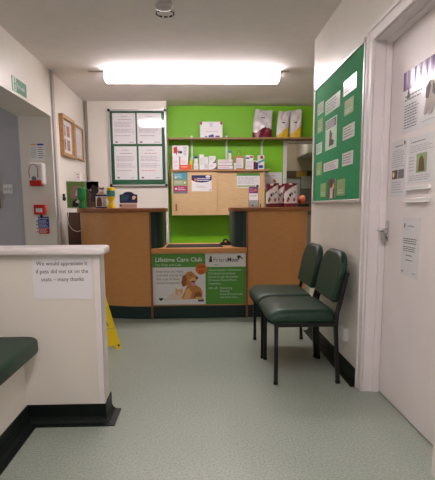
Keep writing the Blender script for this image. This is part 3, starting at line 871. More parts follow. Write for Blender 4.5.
ST = 2.0055
b = MB()                                 # white card box on the shelf
b.box(0.012, 0.308, 6.83, 6.90, ST, ST + 0.205, paper, 0.001)
p = front(b, 0.012, 0.308, ST, ST + 0.205, 6.83)
p.lines(0.42, 0.68, 0.58, 0.94, 5, inkg, 2, ragged=0.1); p.lines(0.25, 0.36, 0.8, 0.42, 1, inkg, 2, ragged=0)
p.poly([(0, 0.84), (0, 1), (0.10, 1), (0.10, 0.86), (0.05, 0.80)], magenta, 2); p.poly([(0.9, 0.86), (0.9, 1), (1, 1), (1, 0.84), (0.95, 0.8)], magenta, 2)
p.rect(0.38, 0.04, 0.62, 0.16, bluep, 2); p.poly([(0.46, 0.16), (0.55, 0.24), (0.60, 0.16)], bluep, 2); p.rect(0.2, 0.04, 0.32, 0.12, teal, 2); p.rect(0.68, 0.04, 0.88, 0.13, purple, 2)
tag(b.build('carton', loc='auto'), 'white carton with pink corners standing on high shelf', 'box')

def mar_fn(u, v): return maroon if v < 0.22 + 0.16 * u - 0.1 * math.sin(8 * u) * 0.5 else (inkg if abs(v - 0.72) < 0.02 and 0.35 < u < 0.6 else silver)
def yel_fn(u, v):
    if v < 0.08 + 0.38 * u: return yellowbag
    if abs(v - 0.55) < 0.03 and 0.35 < u < 0.6: return ink
    return whitebag
bag((0.842, 6.90, ST), 0.25, 0.12, 0.37, mar_fn, silver, 'silver and maroon pet food sack on high shelf', 'pet food bag', 'pet_food_bag', slump=0.03, wob=0.016)
g = 'yellow and white pet food bags on the high shelf'
bag((1.115, 6.90, ST), 0.165, 0.10, 0.355, yel_fn, whitebag, 'yellow and white pet food bag, left of the two on high shelf', 'pet food bag', 'pet_food_bag', rz=0.10, slump=0.035, wob=0.012, group=g)
bag((1.295, 6.93, ST), 0.165, 0.10, 0.37, yel_fn, whitebag, 'yellow and white pet food bag, right of the two on high shelf', 'pet food bag', 'pet_food_bag', rz=-0.1, slump=0.01, wob=0.012, group=g)

# things on top of the cupboard
TT = 1.5875
def carton(x0, x1, y0, y1, z0, z1, label, cat='box', name='carton', fn=None, m=paper, group=None):
    q = MB(); q.box(x0, x1, y0, y1, z0, z1, m, 0.0015)
    pp = front(q, x0, x1, z0, z1, y0)
    if fn: fn(pp)
    return tag(q.build(name, loc='auto'), label, cat, group)
def f_pink(p):
    p.rect(0, 0, 0.08, 1, pink); p.lines(0.2, 0.5, 0.85, 0.7, 2, pink, 2); p.lines(0.3, 0.2, 0.8, 0.4, 3, inkl, 2)
def f_dogbox(p):
    p.poly([(0.08, 0.3), (0.08, 0.85), (0.3, 0.9), (0.34, 0.5), (0.26, 0.1), (0.2, 0.3)], redp); p.disc(0.42, 0.4, 0.09, inkg); p.disc(0.54, 0.38, 0.08, ink, 2); p.lines(0.7, 0.1, 0.9, 0.9, 6, inkg, 2)
carton(-0.360, -0.268, 6.78, 6.90, TT, TT + 0.175, 'white carton with pink edge stripe, at left end of cupboard top', fn=f_pink)
carton(-0.258, -0.150, 6.78, 6.90, TT, TT + 0.175, 'white carton with pink lines behind the orange pack', fn=f_pink)
carton(-0.358, -0.145, 6.79, 6.90, TT + 0.1755, TT + 0.315, 'white box with red and black pet picture, on two cartons', fn=f_dogbox)
carton(-0.262, -0.105, 6.745, 6.775, TT, TT + 0.062, 'flat orange pack lying on cupboard top', 'pack', 'flat_pack', fn=lambda p: p.lines(0.15, 0.4, 0.8, 0.75, 1, paper, 2), m=mat('red_orange_card', (224, 86, 38), 0.45))
def bottle(c, r, h, mbody, mcap, label, name='bottle', neck=0.4):
    q = MB(); q.lathe([(r * 0.95, 0), (r, 0.004), (r, h * 0.62), (r * 0.9, h * 0.68), (r * neck, h * 0.74)], c, mbody, 18); o_ = None
    root = thing(name, c, label, 'bottle')
    q.build('body', root)
    q = MB(); q.lathe([(r * neck * 1.15, h * 0.74), (r * neck * 1.2, h * 0.96), (r * neck, h)], c, mcap, 14); q.build('cap', root)
    return root
bottle((-0.112, 6.83, TT), 0.022, 0.17, mat('yellow_bottle', (224, 206, 70), 0.3), wplastic, 'small yellow spray bottle with white cap on cupboard top', 'spray_bottle')
bottle((-0.045, 6.83, TT + 0.0805), 0.026, 0.095, wplastic, bluep, 'white bottle with round blue cap standing on small white carton', 'bottle', 0.75)
carton(-0.078, -0.015, 6.77, 6.87, TT, TT + 0.08, 'small white carton under the blue capped bottle', fn=lambda p: p.lines(0.2, 0.2, 0.8, 0.7, 3, inkg, 2))
carton(0.000, 0.060, 6.79, 6.88, TT, TT + 0.20, 'tall slim white carton right of blue capped bottle', fn=lambda p: p.lines(0.2, 0.3, 0.8, 0.8, 6, inkl, 2))
carton(0.064, 0.118, 6.77, 6.88, TT, TT + 0.165, 'white carton with grey print beside the tall slim carton', fn=lambda p: p.lines(0.15, 0.1, 0.85, 0.5, 4, inkg, 2))
def f_swoosh(p): p.poly([(0.5, 0.05), (1, 0.1), (1, 0.6), (0.85, 0.3)], purple, 2); p.lines(0.1, 0.4, 0.6, 0.8, 3, inkl, 2)
carton(0.122, 0.222, 6.76, 6.88, TT, TT + 0.078, 'white carton with dark corner swoosh under a second one', fn=f_swoosh)
carton(0.128, 0.215, 6.77, 6.88, TT + 0.0785, TT + 0.178, 'white carton with dark corner swoosh on top of another', fn=f_swoosh)
def f_flat(p): p.rect(0.0, 0.05, 1, 0.2, inkg); p.lines(0.05, 0.4, 0.8, 0.85, 1, pink, 2)
gz = [(0.243, 0.440, 0, 0.046, 'lowest'), (0.238, 0.432, 0.0465, 0.090, 'middle'), (0.246, 0.438, 0.0905, 0.130, 'topmost')]
for x0, x1, z0, z1, w_ in gz:
    carton(x0, x1, 6.76, 6.88, TT + z0, TT + z1, 'flat white carton, %s of the stack of three on cupboard top' % w_, fn=f_flat, group='flat cartons stacked on the cupboard')
bottle((0.408, 6.85, TT + 0.1305), 0.020, 0.125, wplastic, teal, 'slim white bottle with teal cap standing on flat carton stack', 'bottle', 0.8)
t = thing('paper_bag', (0.525, 6.83, TT), 'brown paper carrier bag with white label on cupboard top', 'bag')
b = MB(); b.box(0.460, 0.590, 6.78, 6.88, TT, TT + 0.178, kraft, 0.001); b.build('bag_body', t)
b = MB(); p = front(b, 0.490, 0.580, TT + 0.02, TT + 0.15, 6.78).sheet(paper); p.lines(0.1, 0.1, 0.9, 0.9, 8, inkl, 2); b.build('label_sheet', t)
b = MB(); b.tube([(0.495, 6.80, TT + 0.17), (0.50, 6.80, TT + 0.22), (0.515, 6.80, TT + 0.245), (0.535, 6.80, TT + 0.245), (0.55, 6.80, TT + 0.22), (0.555, 6.80, TT + 0.17)], 0.003, goldd, 6); b.build('handle', t)
carton(0.455, 0.484, 6.74, 6.765, TT, TT + 0.085, 'tiny white tube shaped carton in front of paper bag', fn=lambda p: p.lines(0.2, 0.2, 0.8, 0.8, 5, inkl, 2))
carton(0.612, 0.712, 6.77, 6.88, TT, TT + 0.185, 'white carton with blue top print right of paper bag', fn=lambda p: (p.rect(0, 0.75, 0.5, 0.85, bluep), p.lines(0.1, 0.1, 0.9, 0.6, 6, inkl, 2), p.rect(0.55, 0.82, 0.95, 0.95, redp)))
carton(0.715, 0.775, 6.76, 6.86, TT, TT + 0.115, 'small carton with dark red and navy panels between white cartons', fn=lambda p: (p.rect(0, 0, 0.5, 0.9, maroon), p.rect(0.5, 0, 1, 0.8, dblue)))
carton(0.779, 0.858, 6.77, 6.88, TT, TT + 0.185, 'white carton with blue flashes, rightmost on cupboard top', fn=lambda p: (p.poly([(0, 0.4), (1, 0.6), (1, 0.75), (0, 0.55)], teal), p.rect(0.1, 0.1, 0.8, 0.3, bluep, 2), p.poly([(0.3, 0.75), (0.9, 0.75), (0.7, 0.98), (0.4, 0.95)], redp, 2)))

# ================================================================== BACK ROOM THROUGH THE DOORWAY
t = thing('wall_cabinet', (2.2, 8.2, 1.78), 'cream wall cabinet high in the room beyond back doorway', 'cabinet')
b = MB(); b.box(1.66, 2.88, 7.88, 8.698, 1.91, 2.40, whitegloss, 0.003); b.build('carcass', t)
b = MB(); b.box(1.68, 2.26, 7.86, 7.88, 1.93, 2.38, whitegloss, 0.003); b.build('cabinet_door', t)
b = MB(); b.box(2.28, 2.86, 7.86, 7.88, 1.93, 2.38, whitegloss, 0.003); b.build('cabinet_door', t)
b = MB(); b.box(1.30, 2.6, 8.66, 8.699, 1.585, 1.70, mat('brown_rail', (98, 76, 66), 0.6)); b.box(1.30, 2.6, 8.68, 8.699, 0.95, 1.585, mat('grey_brown_board', (134, 124, 120), 0.7)); p = front(b, 1.30, 2.6, 1.585, 1.70, 8.66)
p.rect(0.27, 0.05, 0.41, 0.95, mat('ochre_print', (184, 146, 62), 0.6))
tag(b.build('back_pin_board', loc='auto'), 'grey pin board with brown and ochre top rail on far wall beyond doorway', 'notice board')
greyp = mat('grey_paper', (196, 192, 196), 0.6)
for x0, x1, z0, z1, lb in ((1.50, 1.72, 1.24, 1.58, 'tall grey sheet on far board beyond doorway, left of the pair'), (1.735, 1.90, 1.40, 1.61, 'short grey sheet on far board beyond doorway, right of the pair')):
    b, p = sheet_front(x0, x1, z0, z1, 8.68 if z1 < 1.585 else 8.66, greyp); p.lines(0.1, 0.1, 0.9, 0.92, 9, inkl, 2)
    tag(b.build('paper_sheet', loc='auto'), lb, 'paper', 'sheets beyond the doorway')

# ================================================================== BACK LEFT NOTICE BOARD
t = thing('notice_board', (-0.8, 6.72, 1.37), 'glazed green notice board with four white letters on back wall', 'notice board')
NX0, NX1, NZ0, NZ1, NY = -1.168, -0.425, 1.375, 2.345, 6.728
b = MB()
for x0, x1, z0, z1 in ((NX0, NX1, NZ0, NZ0 + 0.022), (NX0, NX1, NZ1 - 0.022, NZ1), (NX0, NX0 + 0.022, NZ0, NZ1), (NX1 - 0.022, NX1, NZ0, NZ1)):
    b.box(x0, x1, NY - 0.035, NY, z0, z1, alu, 0.003)
b.build('frame', t)
b = MB(); b.box(NX0 + 0.02, NX1 - 0.02, NY - 0.012, NY - 0.002, NZ0 + 0.02, NZ1 - 0.02, feltd); b.build('felt_panel', t)
for x in (NX0, NX1):
    for z in (NZ0, NZ1):
        b = MB(); b.lathe([(0.018, -0.037), (0.018, -0.002)], (x + (0.012 if x == NX0 else -0.012), NY, z + (0.012 if z == NZ0 else -0.012)), black, 14, 'Y'); b.build('corner_cap', t)
b = MB(); b.box(NX0 + 0.02, NX1 - 0.02, NY - 0.030, NY - 0.027, NZ0 + 0.02, NZ1 - 0.02, glass); b.build('glass_pane', t)
cells = [(-1.115, -0.82, 1.915, 2.300, 'upper left'), (-0.800, -0.485, 1.915, 2.300, 'upper right'), (-1.105, -0.815, 1.46, 1.885, 'lower left'), (-0.790, -0.485, 1.46, 1.885, 'lower right')]
for i, (x0, x1, z0, z1, w_) in enumerate(cells):
    b, p = sheet_front(x0, x1, z0, z1, NY - 0.012)
    p.text('FriarsMoor', 0.5, 0.87, 0.035, inkg, 2, 'c', 0.5)
    p.lines(0.25, 0.77, 0.8, 0.81, 1, inkg if i != 3 else redp, 2, ragged=0)
    p.lines(0.08, 0.55, 0.95, 0.72, 4, inkl, 2); p.lines(0.08, 0.36, 0.95, 0.50, 3, inkl, 2); p.lines(0.1, 0.24, 0.8, 0.30, 1, pink if i == 3 else inkl, 2)
    p.rect(0.10, 0.04, 0.20, 0.08, dblue, 2); p.lines(0.7, 0.03, 0.92, 0.08, 1, inkg, 2)
    tag(b.build('letter', loc='auto'), 'white printed letter, %s of four in glazed green board' % w_, 'letter', 'letters in the glazed notice board')

# ================================================================== RIGHT WALL NOTICE BOARD
t = thing('pin_board', (0.95, 3.55, 1.12), 'large green felt pin board with grey frame on right wall', 'notice board')
BY0, BY1, BZ0, BZ1 = 2.945, 4.20, 1.122, 2.035
b = MB()
for y0, y1, z0, z1 in ((BY0, BY1, BZ0, BZ0 + 0.02), (BY0, BY1, BZ1 - 0.02, BZ1), (BY0, BY0 + 0.02, BZ0, BZ1), (BY1 - 0.02, BY1, BZ0, BZ1)):
    b.box(XR - 0.022, XR - 0.001, y0, y1, z0, z1, alu, 0.003)
b.build('frame', t)
b = MB(); b.box(XR - 0.014, XR - 0.001, BY0 + 0.018, BY1 - 0.018, BZ0 + 0.018, BZ1 - 0.018, felt); b.build('felt_panel', t)
for y in (BY0 + 0.008, BY1 - 0.008):
    for z in (BZ0 + 0.008, BZ1 - 0.008):
        b = MB(); b.box(XR - 0.025, XR - 0.001, y - 0.011, y + 0.011, z - 0.011, z + 0.011, gplastic, 0.004); b.build('corner_cap', t)
BPX = XR - 0.014
PINNED = []
def pinned(y0, y1, z0, z1, m, fn, label, cat='notice', name='pinned_note'):
    q = MB(); pp = rightw(q, y0, y1, z0, z1, BPX).sheet(m); fn(pp)
    return tag(q.build(name, loc='auto'), label, cat, 'papers on the green pin board')
txt = lambda p: p.lines(0.1, 0.12, 0.92, 0.9, 4, inkg, 2)
leaf = lambda p: (p.lines(0.1, 0.55, 0.9, 0.9, 3, olive, 2), p.lines(0.1, 0.1, 0.9, 0.4, 2, mint, 2))
def pic(p): p.rect(0.06, 0.70, 0.94, 0.96, inkg); p.lines(0.1, 0.72, 0.9, 0.94, 4, paper, 2); p.poly([(0.35, 0.1), (0.4, 0.42), (0.52, 0.55), (0.62, 0.5), (0.6, 0.3), (0.8, 0.25), (0.75, 0.12)], brownd, 2); p.disc(0.48, 0.48, 0.1, brownp, 3)
def dogpic(p): p.rect(0, 0, 1, 1, brownp); p.poly([(0.3, 0.02), (0.35, 0.6), (0.5, 0.8), (0.7, 0.62), (0.72, 0.02)], creamp, 2); p.poly([(0.7, 0.5), (0.9, 0.5), (0.9, 0.75), (0.72, 0.75)], yellowp, 3); p.disc(0.5, 0.78, 0.18, brownd, 3)
PIN = [
 (3.107, 3.379, 1.803, 1.894, papers, txt, 'shiny white note at top right of green pin board'),
 (3.457, 3.855, 1.766, 1.866, papers, txt, 'wide white note at top centre of green pin board'),
 (3.920, 4.106, 1.808, 1.894, papers, txt, 'small white note at top left of green pin board'),
 (3.152, 3.344, 1.674, 1.767, palegreen, leaf, 'pale green leaflet at upper right under the shiny note'),
 (3.926, 4.093, 1.669, 1.772, palegreen, leaf, 'pale green leaflet at far left of pin board'),
 (3.519, 3.832, 1.506, 1.721, mint, pic, 'tall notice with black and white dog photo on pin board'),
 (3.117, 3.368, 1.523, 1.609, papers, txt, 'white note at right of the black and white dog notice'),
 (3.937, 4.128, 1.509, 1.592, mint, txt, 'small mint note left of the dog notice'),
 (3.129, 3.364, 1.358, 1.441, papers, txt, 'white note at lower right of green pin board'),
 (3.464, 3.864, 1.356, 1.419, papers, txt, 'wide white strip note at lower centre of pin board'),
 (3.931, 4.101, 1.340, 1.443, palegreen, leaf, 'small green leaflet at lower left of pin board'),
 (3.283, 3.477, 1.170, 1.277, palegreen, leaf, 'green leaflet in bottom row, right of the dog picture'),
 (3.523, 3.721, 1.153, 1.291, paper, dogpic, 'brown dog picture in bottom row of green pin board'),
 (3.784, 3.952, 1.169, 1.273, palegreen, leaf, 'green leaflet in bottom row, left of the dog picture'),
]
for a in PIN: pinned(*a)

# ================================================================== POSTERS ON THE DOOR
def on_door(y0, y1, z0, z1, m, fn, label, cat, name):
    q = MB(); pp = rightw(q, y0, y1, z0, z1, XD).sheet(m); fn(pp)
    return tag(q.build(name, loc='auto'), label, cat)
def f_spaniel(p):
    p.rect(0, 0.70, 1, 1, purplep); 
    rr = random.Random(3)
    for i in range(16):
        x = i / 16.0; p.poly([(x, 1), (x + 0.02 + 0.03 * rr.random(), 1), (x + 0.03, 0.66 + 0.2 * rr.random()), (x + 0.01, 0.62 + 0.2 * rr.random())], purplel if i % 2 else purple, 2)
    p.poly([(0, 0.62), (0.25, 0.72), (0.5, 0.68), (0.8, 0.74), (1, 0.7), (1, 0.5), (0, 0.5)], papers, 3)
    p.poly([(0.10, 0.55), (0.14, 0.73), (0.18, 0.55)], mat('spaniel_patch_print', (98, 84, 80), 0.5), 4)
    p.lines(0.06, 0.50, 0.46, 0.62, 2, inkg, 5, fill=0.35); p.lines(0.06, 0.06, 0.42, 0.46, 9, inkg, 4)
    p.poly([(0.50, 0.20), (0.54, 0.42), (0.53, 0.58), (0.60, 0.66), (0.68, 0.64), (0.72, 0.54), (0.80, 0.46), (0.96, 0.44), (0.98, 0.16), (0.9, 0.14), (0.88, 0.28), (0.72, 0.30), (0.66, 0.16), (0.60, 0.15), (0.60, 0.28), (0.54, 0.16)], mat('spaniel_print', (182, 170, 162), 0.5), 5)
    p.poly([(0.53, 0.42), (0.53, 0.58), (0.60, 0.66), (0.63, 0.56), (0.59, 0.40)], mat('spaniel_patch_print', (98, 84, 80), 0.5), 6); p.poly([(0.66, 0.62), (0.73, 0.52), (0.71, 0.40), (0.66, 0.46)], mat('spaniel_patch_print', (98, 84, 80), 0.5), 6)
    p.poly([(0.76, 0.44), (0.9, 0.44), (0.92, 0.30), (0.8, 0.28)], mat('spaniel_patch_print', (98, 84, 80), 0.5), 6); p.rect(0.48, 0.08, 0.98, 0.085, inkg, 6)
on_door(2.14, 2.655, 1.465, 1.768, papers, f_spaniel, 'landscape poster with purple forest and spaniel on white door', 'poster', 'poster')
def f_news(p): p.lines(0.25, 0.88, 0.75, 0.92, 1, ink, 2, ragged=0); p.lines(0.1, 0.52, 0.9, 0.84, 8, inkl, 2); p.rect(0.12, 0.32, 0.48, 0.48, brownp, 2); p.rect(0.52, 0.32, 0.88, 0.48, inkg, 2); p.disc(0.22, 0.4, 0.07, creamp, 3); p.lines(0.1, 0.06, 0.9, 0.28, 5, inkl, 2); p.disc(0.85, 0.93, 0.05, brownp, 2)
on_door(2.572, 2.782, 1.148, 1.440, papers, f_news, 'narrow white newsletter with two small photos on white door', 'notice', 'notice')
def f_letter(p): p.lines(0.1, 0.86, 0.6, 0.91, 1, ink, 2, ragged=0); p.lines(0.08, 0.66, 0.92, 0.82, 4, inkl, 2); p.rect(0.32, 0.22, 0.68, 0.62, olive, 2); p.poly([(0.4, 0.24), (0.42, 0.5), (0.5, 0.58), (0.58, 0.48), (0.62, 0.24)], brownp, 3); p.lines(0.08, 0.05, 0.92, 0.18, 3, inkl, 2); p.lines(0.06, 0.25, 0.28, 0.6, 5, inkl, 2)
on_door(2.235, 2.556, 1.208, 1.432, papers, f_letter, 'wide white notice with green dog photo on white door', 'notice', 'notice')
def f_friars(p):
    p.text('FriarsMoor', 0.5, 0.84, 0.04, ink, 2, 'c', 0.62); p.poly([(0.12, 0.83), (0.13, 0.90), (0.18, 0.90), (0.19, 0.83)], ink, 2); p.text('vets', 0.2, 0.79, 0.025, inkg)
    for y0, y1, k in ((0.55, 0.66, 3), (0.42, 0.52, 3), (0.34, 0.38, 1), (0.26, 0.30, 1)): p.lines(0.12 if k > 1 else 0.3, y0, 0.9 if k > 1 else 0.7, y1, k, ink, 2, ragged=0.15)
    p.rect(0.08, 0.06, 0.16, 0.09, dblue, 2); p.lines(0.7, 0.06, 0.9, 0.09, 1, inkg, 2)
on_door(2.375, 2.585, 0.742, 1.040, papers, f_friars, 'white practice letter taped below the rails on white door', 'notice', 'notice')

# ================================================================== LEFT SIDE ITEMS
# exit sign above the opening
b = MB(); p = leftw(b, 4.195, 4.525, 2.030, 2.140, XL).sheet(exitg, 0.003)
p.rect(0.02, 0.04, 0.27, 0.96, mint, 1); p.disc(0.17, 0.80, 0.035, exitg, 2)
p.poly([(0.09, 0.10), (0.14, 0.40), (0.11, 0.55), (0.16, 0.70), (0.22, 0.62), (0.25, 0.48), (0.20, 0.50), (0.19, 0.36), (0.23, 0.15), (0.18, 0.15), (0.155, 0.32), (0.13, 0.10)], exitg, 2)
p.text('Fire exit', 0.33, 0.34, 0.34, paper, 2, 'l', 0.60)
tag(b.build('exit_sign', loc='auto'), 'green fire exit sign above the left wall opening', 'sign')
# on the jamb of the opening, facing the camera
JY = OY1
b, p = sheet_front(-1.696, -1.553, 1.575, 1.745, JY)
p.rect(0.05, 0.86, 0.45, 0.96, goldl); p.rect(0.5, 0.86, 0.95, 0.96, bluep); p.lines(0.05, 0.1, 0.45, 0.8, 7, inkl, 2); p.lines(0.55, 0.1, 0.95, 0.8, 6, inkg, 2)
tag(b.build('instruction_sheet', loc='auto'), 'small hand washing sheet above the soap dispenser', 'notice')
t = thing('soap_dispenser', (-1.628, JY, 1.32), 'white wall soap dispenser with red base on opening jamb', 'soap dispenser')
b = MB(); b.box(-1.693, -1.548, JY - 0.10, JY - 0.001, 1.325, 1.545, wplastic, 0.022, 4); b.build('housing', t)
b = MB(); b.box(-1.690, -1.570, JY - 0.108, JY - 0.02, 1.318, 1.375, red, 0.010, 3); b.build('push_bar', t)
b = MB(); b.prism([(0, 0), (0.075, 0), (0.08, 0.10), (0.06, 0.135), (0.02, 0.135), (-0.005, 0.10)], 0, 0.004, wplastic, mtx=Matrix.Translation((-1.680, JY - 0.099, 1.385)) @ Matrix.Rotation(math.pi / 2, 4, 'X'))
b.build('front_cover', t)
b = MB(); b.tube([(-1.683, JY - 0.104, 1.40), (-1.688, JY - 0.104, 1.47), (-1.668, JY - 0.104, 1.525), (-1.628, JY - 0.104, 1.53), (-1.601, JY - 0.104, 1.49), (-1.605, JY - 0.104, 1.40)], 0.003, redp, 6); b.build('red_outline', t)
b = MB(); b.lathe([(0.022, -0.108), (0.022, -0.098)], (-1.643, JY, 1.392), inkg, 16, 'Y'); b.build('viewing_window', t)
t = thing('fire_call_point', (-1.618, JY, 1.03), 'red fire alarm call point on opening jamb below dispenser', 'fire alarm')
b = MB(); b.box(-1.680, -1.568, JY - 0.055, JY - 0.001, 1.035, 1.135, red, 0.006, 3); b.build('housing', t)
b = MB(); p = front(b, -1.658, -1.593, 1.06, 1.098, JY - 0.055).sheet(paper, 0.002); p.lines(0.15, 0.2, 0.85, 0.8, 2, inkg, 2); b.build('break_glass', t)
b = MB(); b.lathe([(0.012, 0), (0.012, 0.03)], (-1.618, JY - 0.02, 1.005), black, 12); b.build('key_entry', t)
b = MB(); p = front(b, -1.683, -1.548, 0.838, 1.012, JY).sheet(bluep, 0.003)
p.rect(0, 0, 1, 0.33, redp); p.rect(0.0, 0.33, 1, 0.35, paper); p.rect(0, 0.88, 1, 0.9, paper); p.rect(0.0, 0.0, 0.18, 1, paper, 2)
for i in range(4): p.disc(0.09, 0.12 + 0.21 * i, 0.06, (redp, redp, greenp, bluep)[i], 3)
p.lines(0.24, 0.38, 0.92, 0.84, 6, paper, 2); p.lines(0.24, 0.04, 0.92, 0.30, 4, paper, 2); p.text('Fire action', 0.25, 0.905, 0.075, paper, 2, maxw=0.6)
tag(b.build('fire_action_notice', loc='auto'), 'blue and red fire action notice below the call point', 'sign')
# hall light switch and wooden picture frame edge
HY = 5.34
t = thing('light_switch', (-1.98, HY, 1.255), 'white light switch plate on hall wall', 'switch')
b = MB(); b.box(-2.035, -1.935, HY - 0.009, HY, 1.25, 1.345, wplastic, 0.003); b.build('plate', t)
for i in range(3):
    b = MB(); b.box(-2.02 + i * 0.027, -2.005 + i * 0.027, HY - 0.013, HY - 0.008, 1.283, 1.308, gplastic, 0.001); b.build('rocker', t)
t = thing('picture_frame', (-2.3, HY, 1.11), 'wooden picture frame on hall wall at left image edge', 'picture')
b = MB()
for x0, x1, z0, z1 in ((-2.6, -2.07, 1.10, 1.13), (-2.6, -2.07, 1.50, 1.53), (-2.6, -2.57, 1.10, 1.53), (-2.10, -2.07, 1.10, 1.53)): b.box(x0, x1, HY - 0.03, HY, z0, z1, oak, 0.003)
b.build('frame', t)
b = MB(); p = front(b, -2.57, -2.10, 1.13, 1.50, HY).sheet(creamp, 0.006); p.poly([(0.1, 0.1), (0.9, 0.1), (0.9, 0.5), (0.6, 0.7), (0.3, 0.4)], olive); b.build('print', t)

# two oak frames on the left wall
def wall_frame(y0, y1, z0, z1, d, fw, label, art, tilt=0.0):
    root = thing('picture_frame', (XL, (y0 + y1) / 2, z0), label, 'picture')
    q = MB()
    for a0, a1, c0, c1 in ((y0, y1, z0, z0 + fw), (y0, y1, z1 - fw, z1), (y0, y0 + fw, z0 + fw, z1 - fw), (y1 - fw, y1, z0 + fw, z1 - fw)):
        q.box(XL + 0.001, XL + d, a0, a1, c0, c1, oak, 0.003)
    q.build('frame', root)
    q = MB(); pp = leftw(q, y0 + fw, y1 - fw, z0 + fw, z1 - fw, XL + 0.003).sheet(paper, 0.004); art(pp); q.build('print', root)
    q = MB(); q.box(XL + d * 0.7, XL + d * 0.7 + 0.002, y0 + fw, y1 - fw, z0 + fw, z1 - fw, glass); q.build('glass_pane', root)
def art4(p):
    for i, (x, y) in enumerate(((0.18, 0.54), (0.56, 0.54), (0.18, 0.12), (0.56, 0.12))):
        p.rect(x, y, x + 0.27, y + 0.32, (inkg, brownp, inkg, brownp)[i]); p.disc(x + 0.14, y + 0.16, 0.08, (greyfur, redp, brownd, goldd)[i], 2)
def artd(p): p.rect(0.08, 0.06, 0.92, 0.94, inkg); p.rect(0.11, 0.08, 0.89, 0.92, paper, 2); p.lines(0.2, 0.15, 0.8, 0.85, 12, inkl, 3)
wall_frame(5.50, 6.02, 1.655, 2.085, 0.045, 0.035, 'deep oak frame holding four small pet photographs on left wall', art4)
wall_frame(6.10, 6.52, 1.675, 2.075, 0.028, 0.025, 'slim oak frame with a printed certificate on left wall', artd)
# small black hook and pale card low on the left wall
b = MB(); b.lathe([(0.02, 0), (0.026, 0.012), (0.026, 0.02), (0.012, 0.03)], (XL, 5.52, 1.20), black, 16, 'X'); b.lathe([(0.014, 0), (0.018, 0.016), (0.008, 0.024)], (XL, 5.52, 1.235), black, 12, 'X')
tag(b.build('wall_hook', loc='auto'), 'small black knob on the left wall beside dog photo card', 'hook')
b = MB(); b.box(XL + 0.001, XL + 0.055, 6.12, 6.22, 1.40, 1.52, wplastic, 0.004); p = front(b, XL + 0.001, XL + 0.055, 1.40, 1.52, 6.12); p.disc(0.5, 0.5, 0.22, pink); p.rect(0.3, 0.72, 0.7, 0.8, redp, 2)
tag(b.build('wall_box', loc='auto'), 'small white box with pink mark on left wall above photo card', 'wall box')

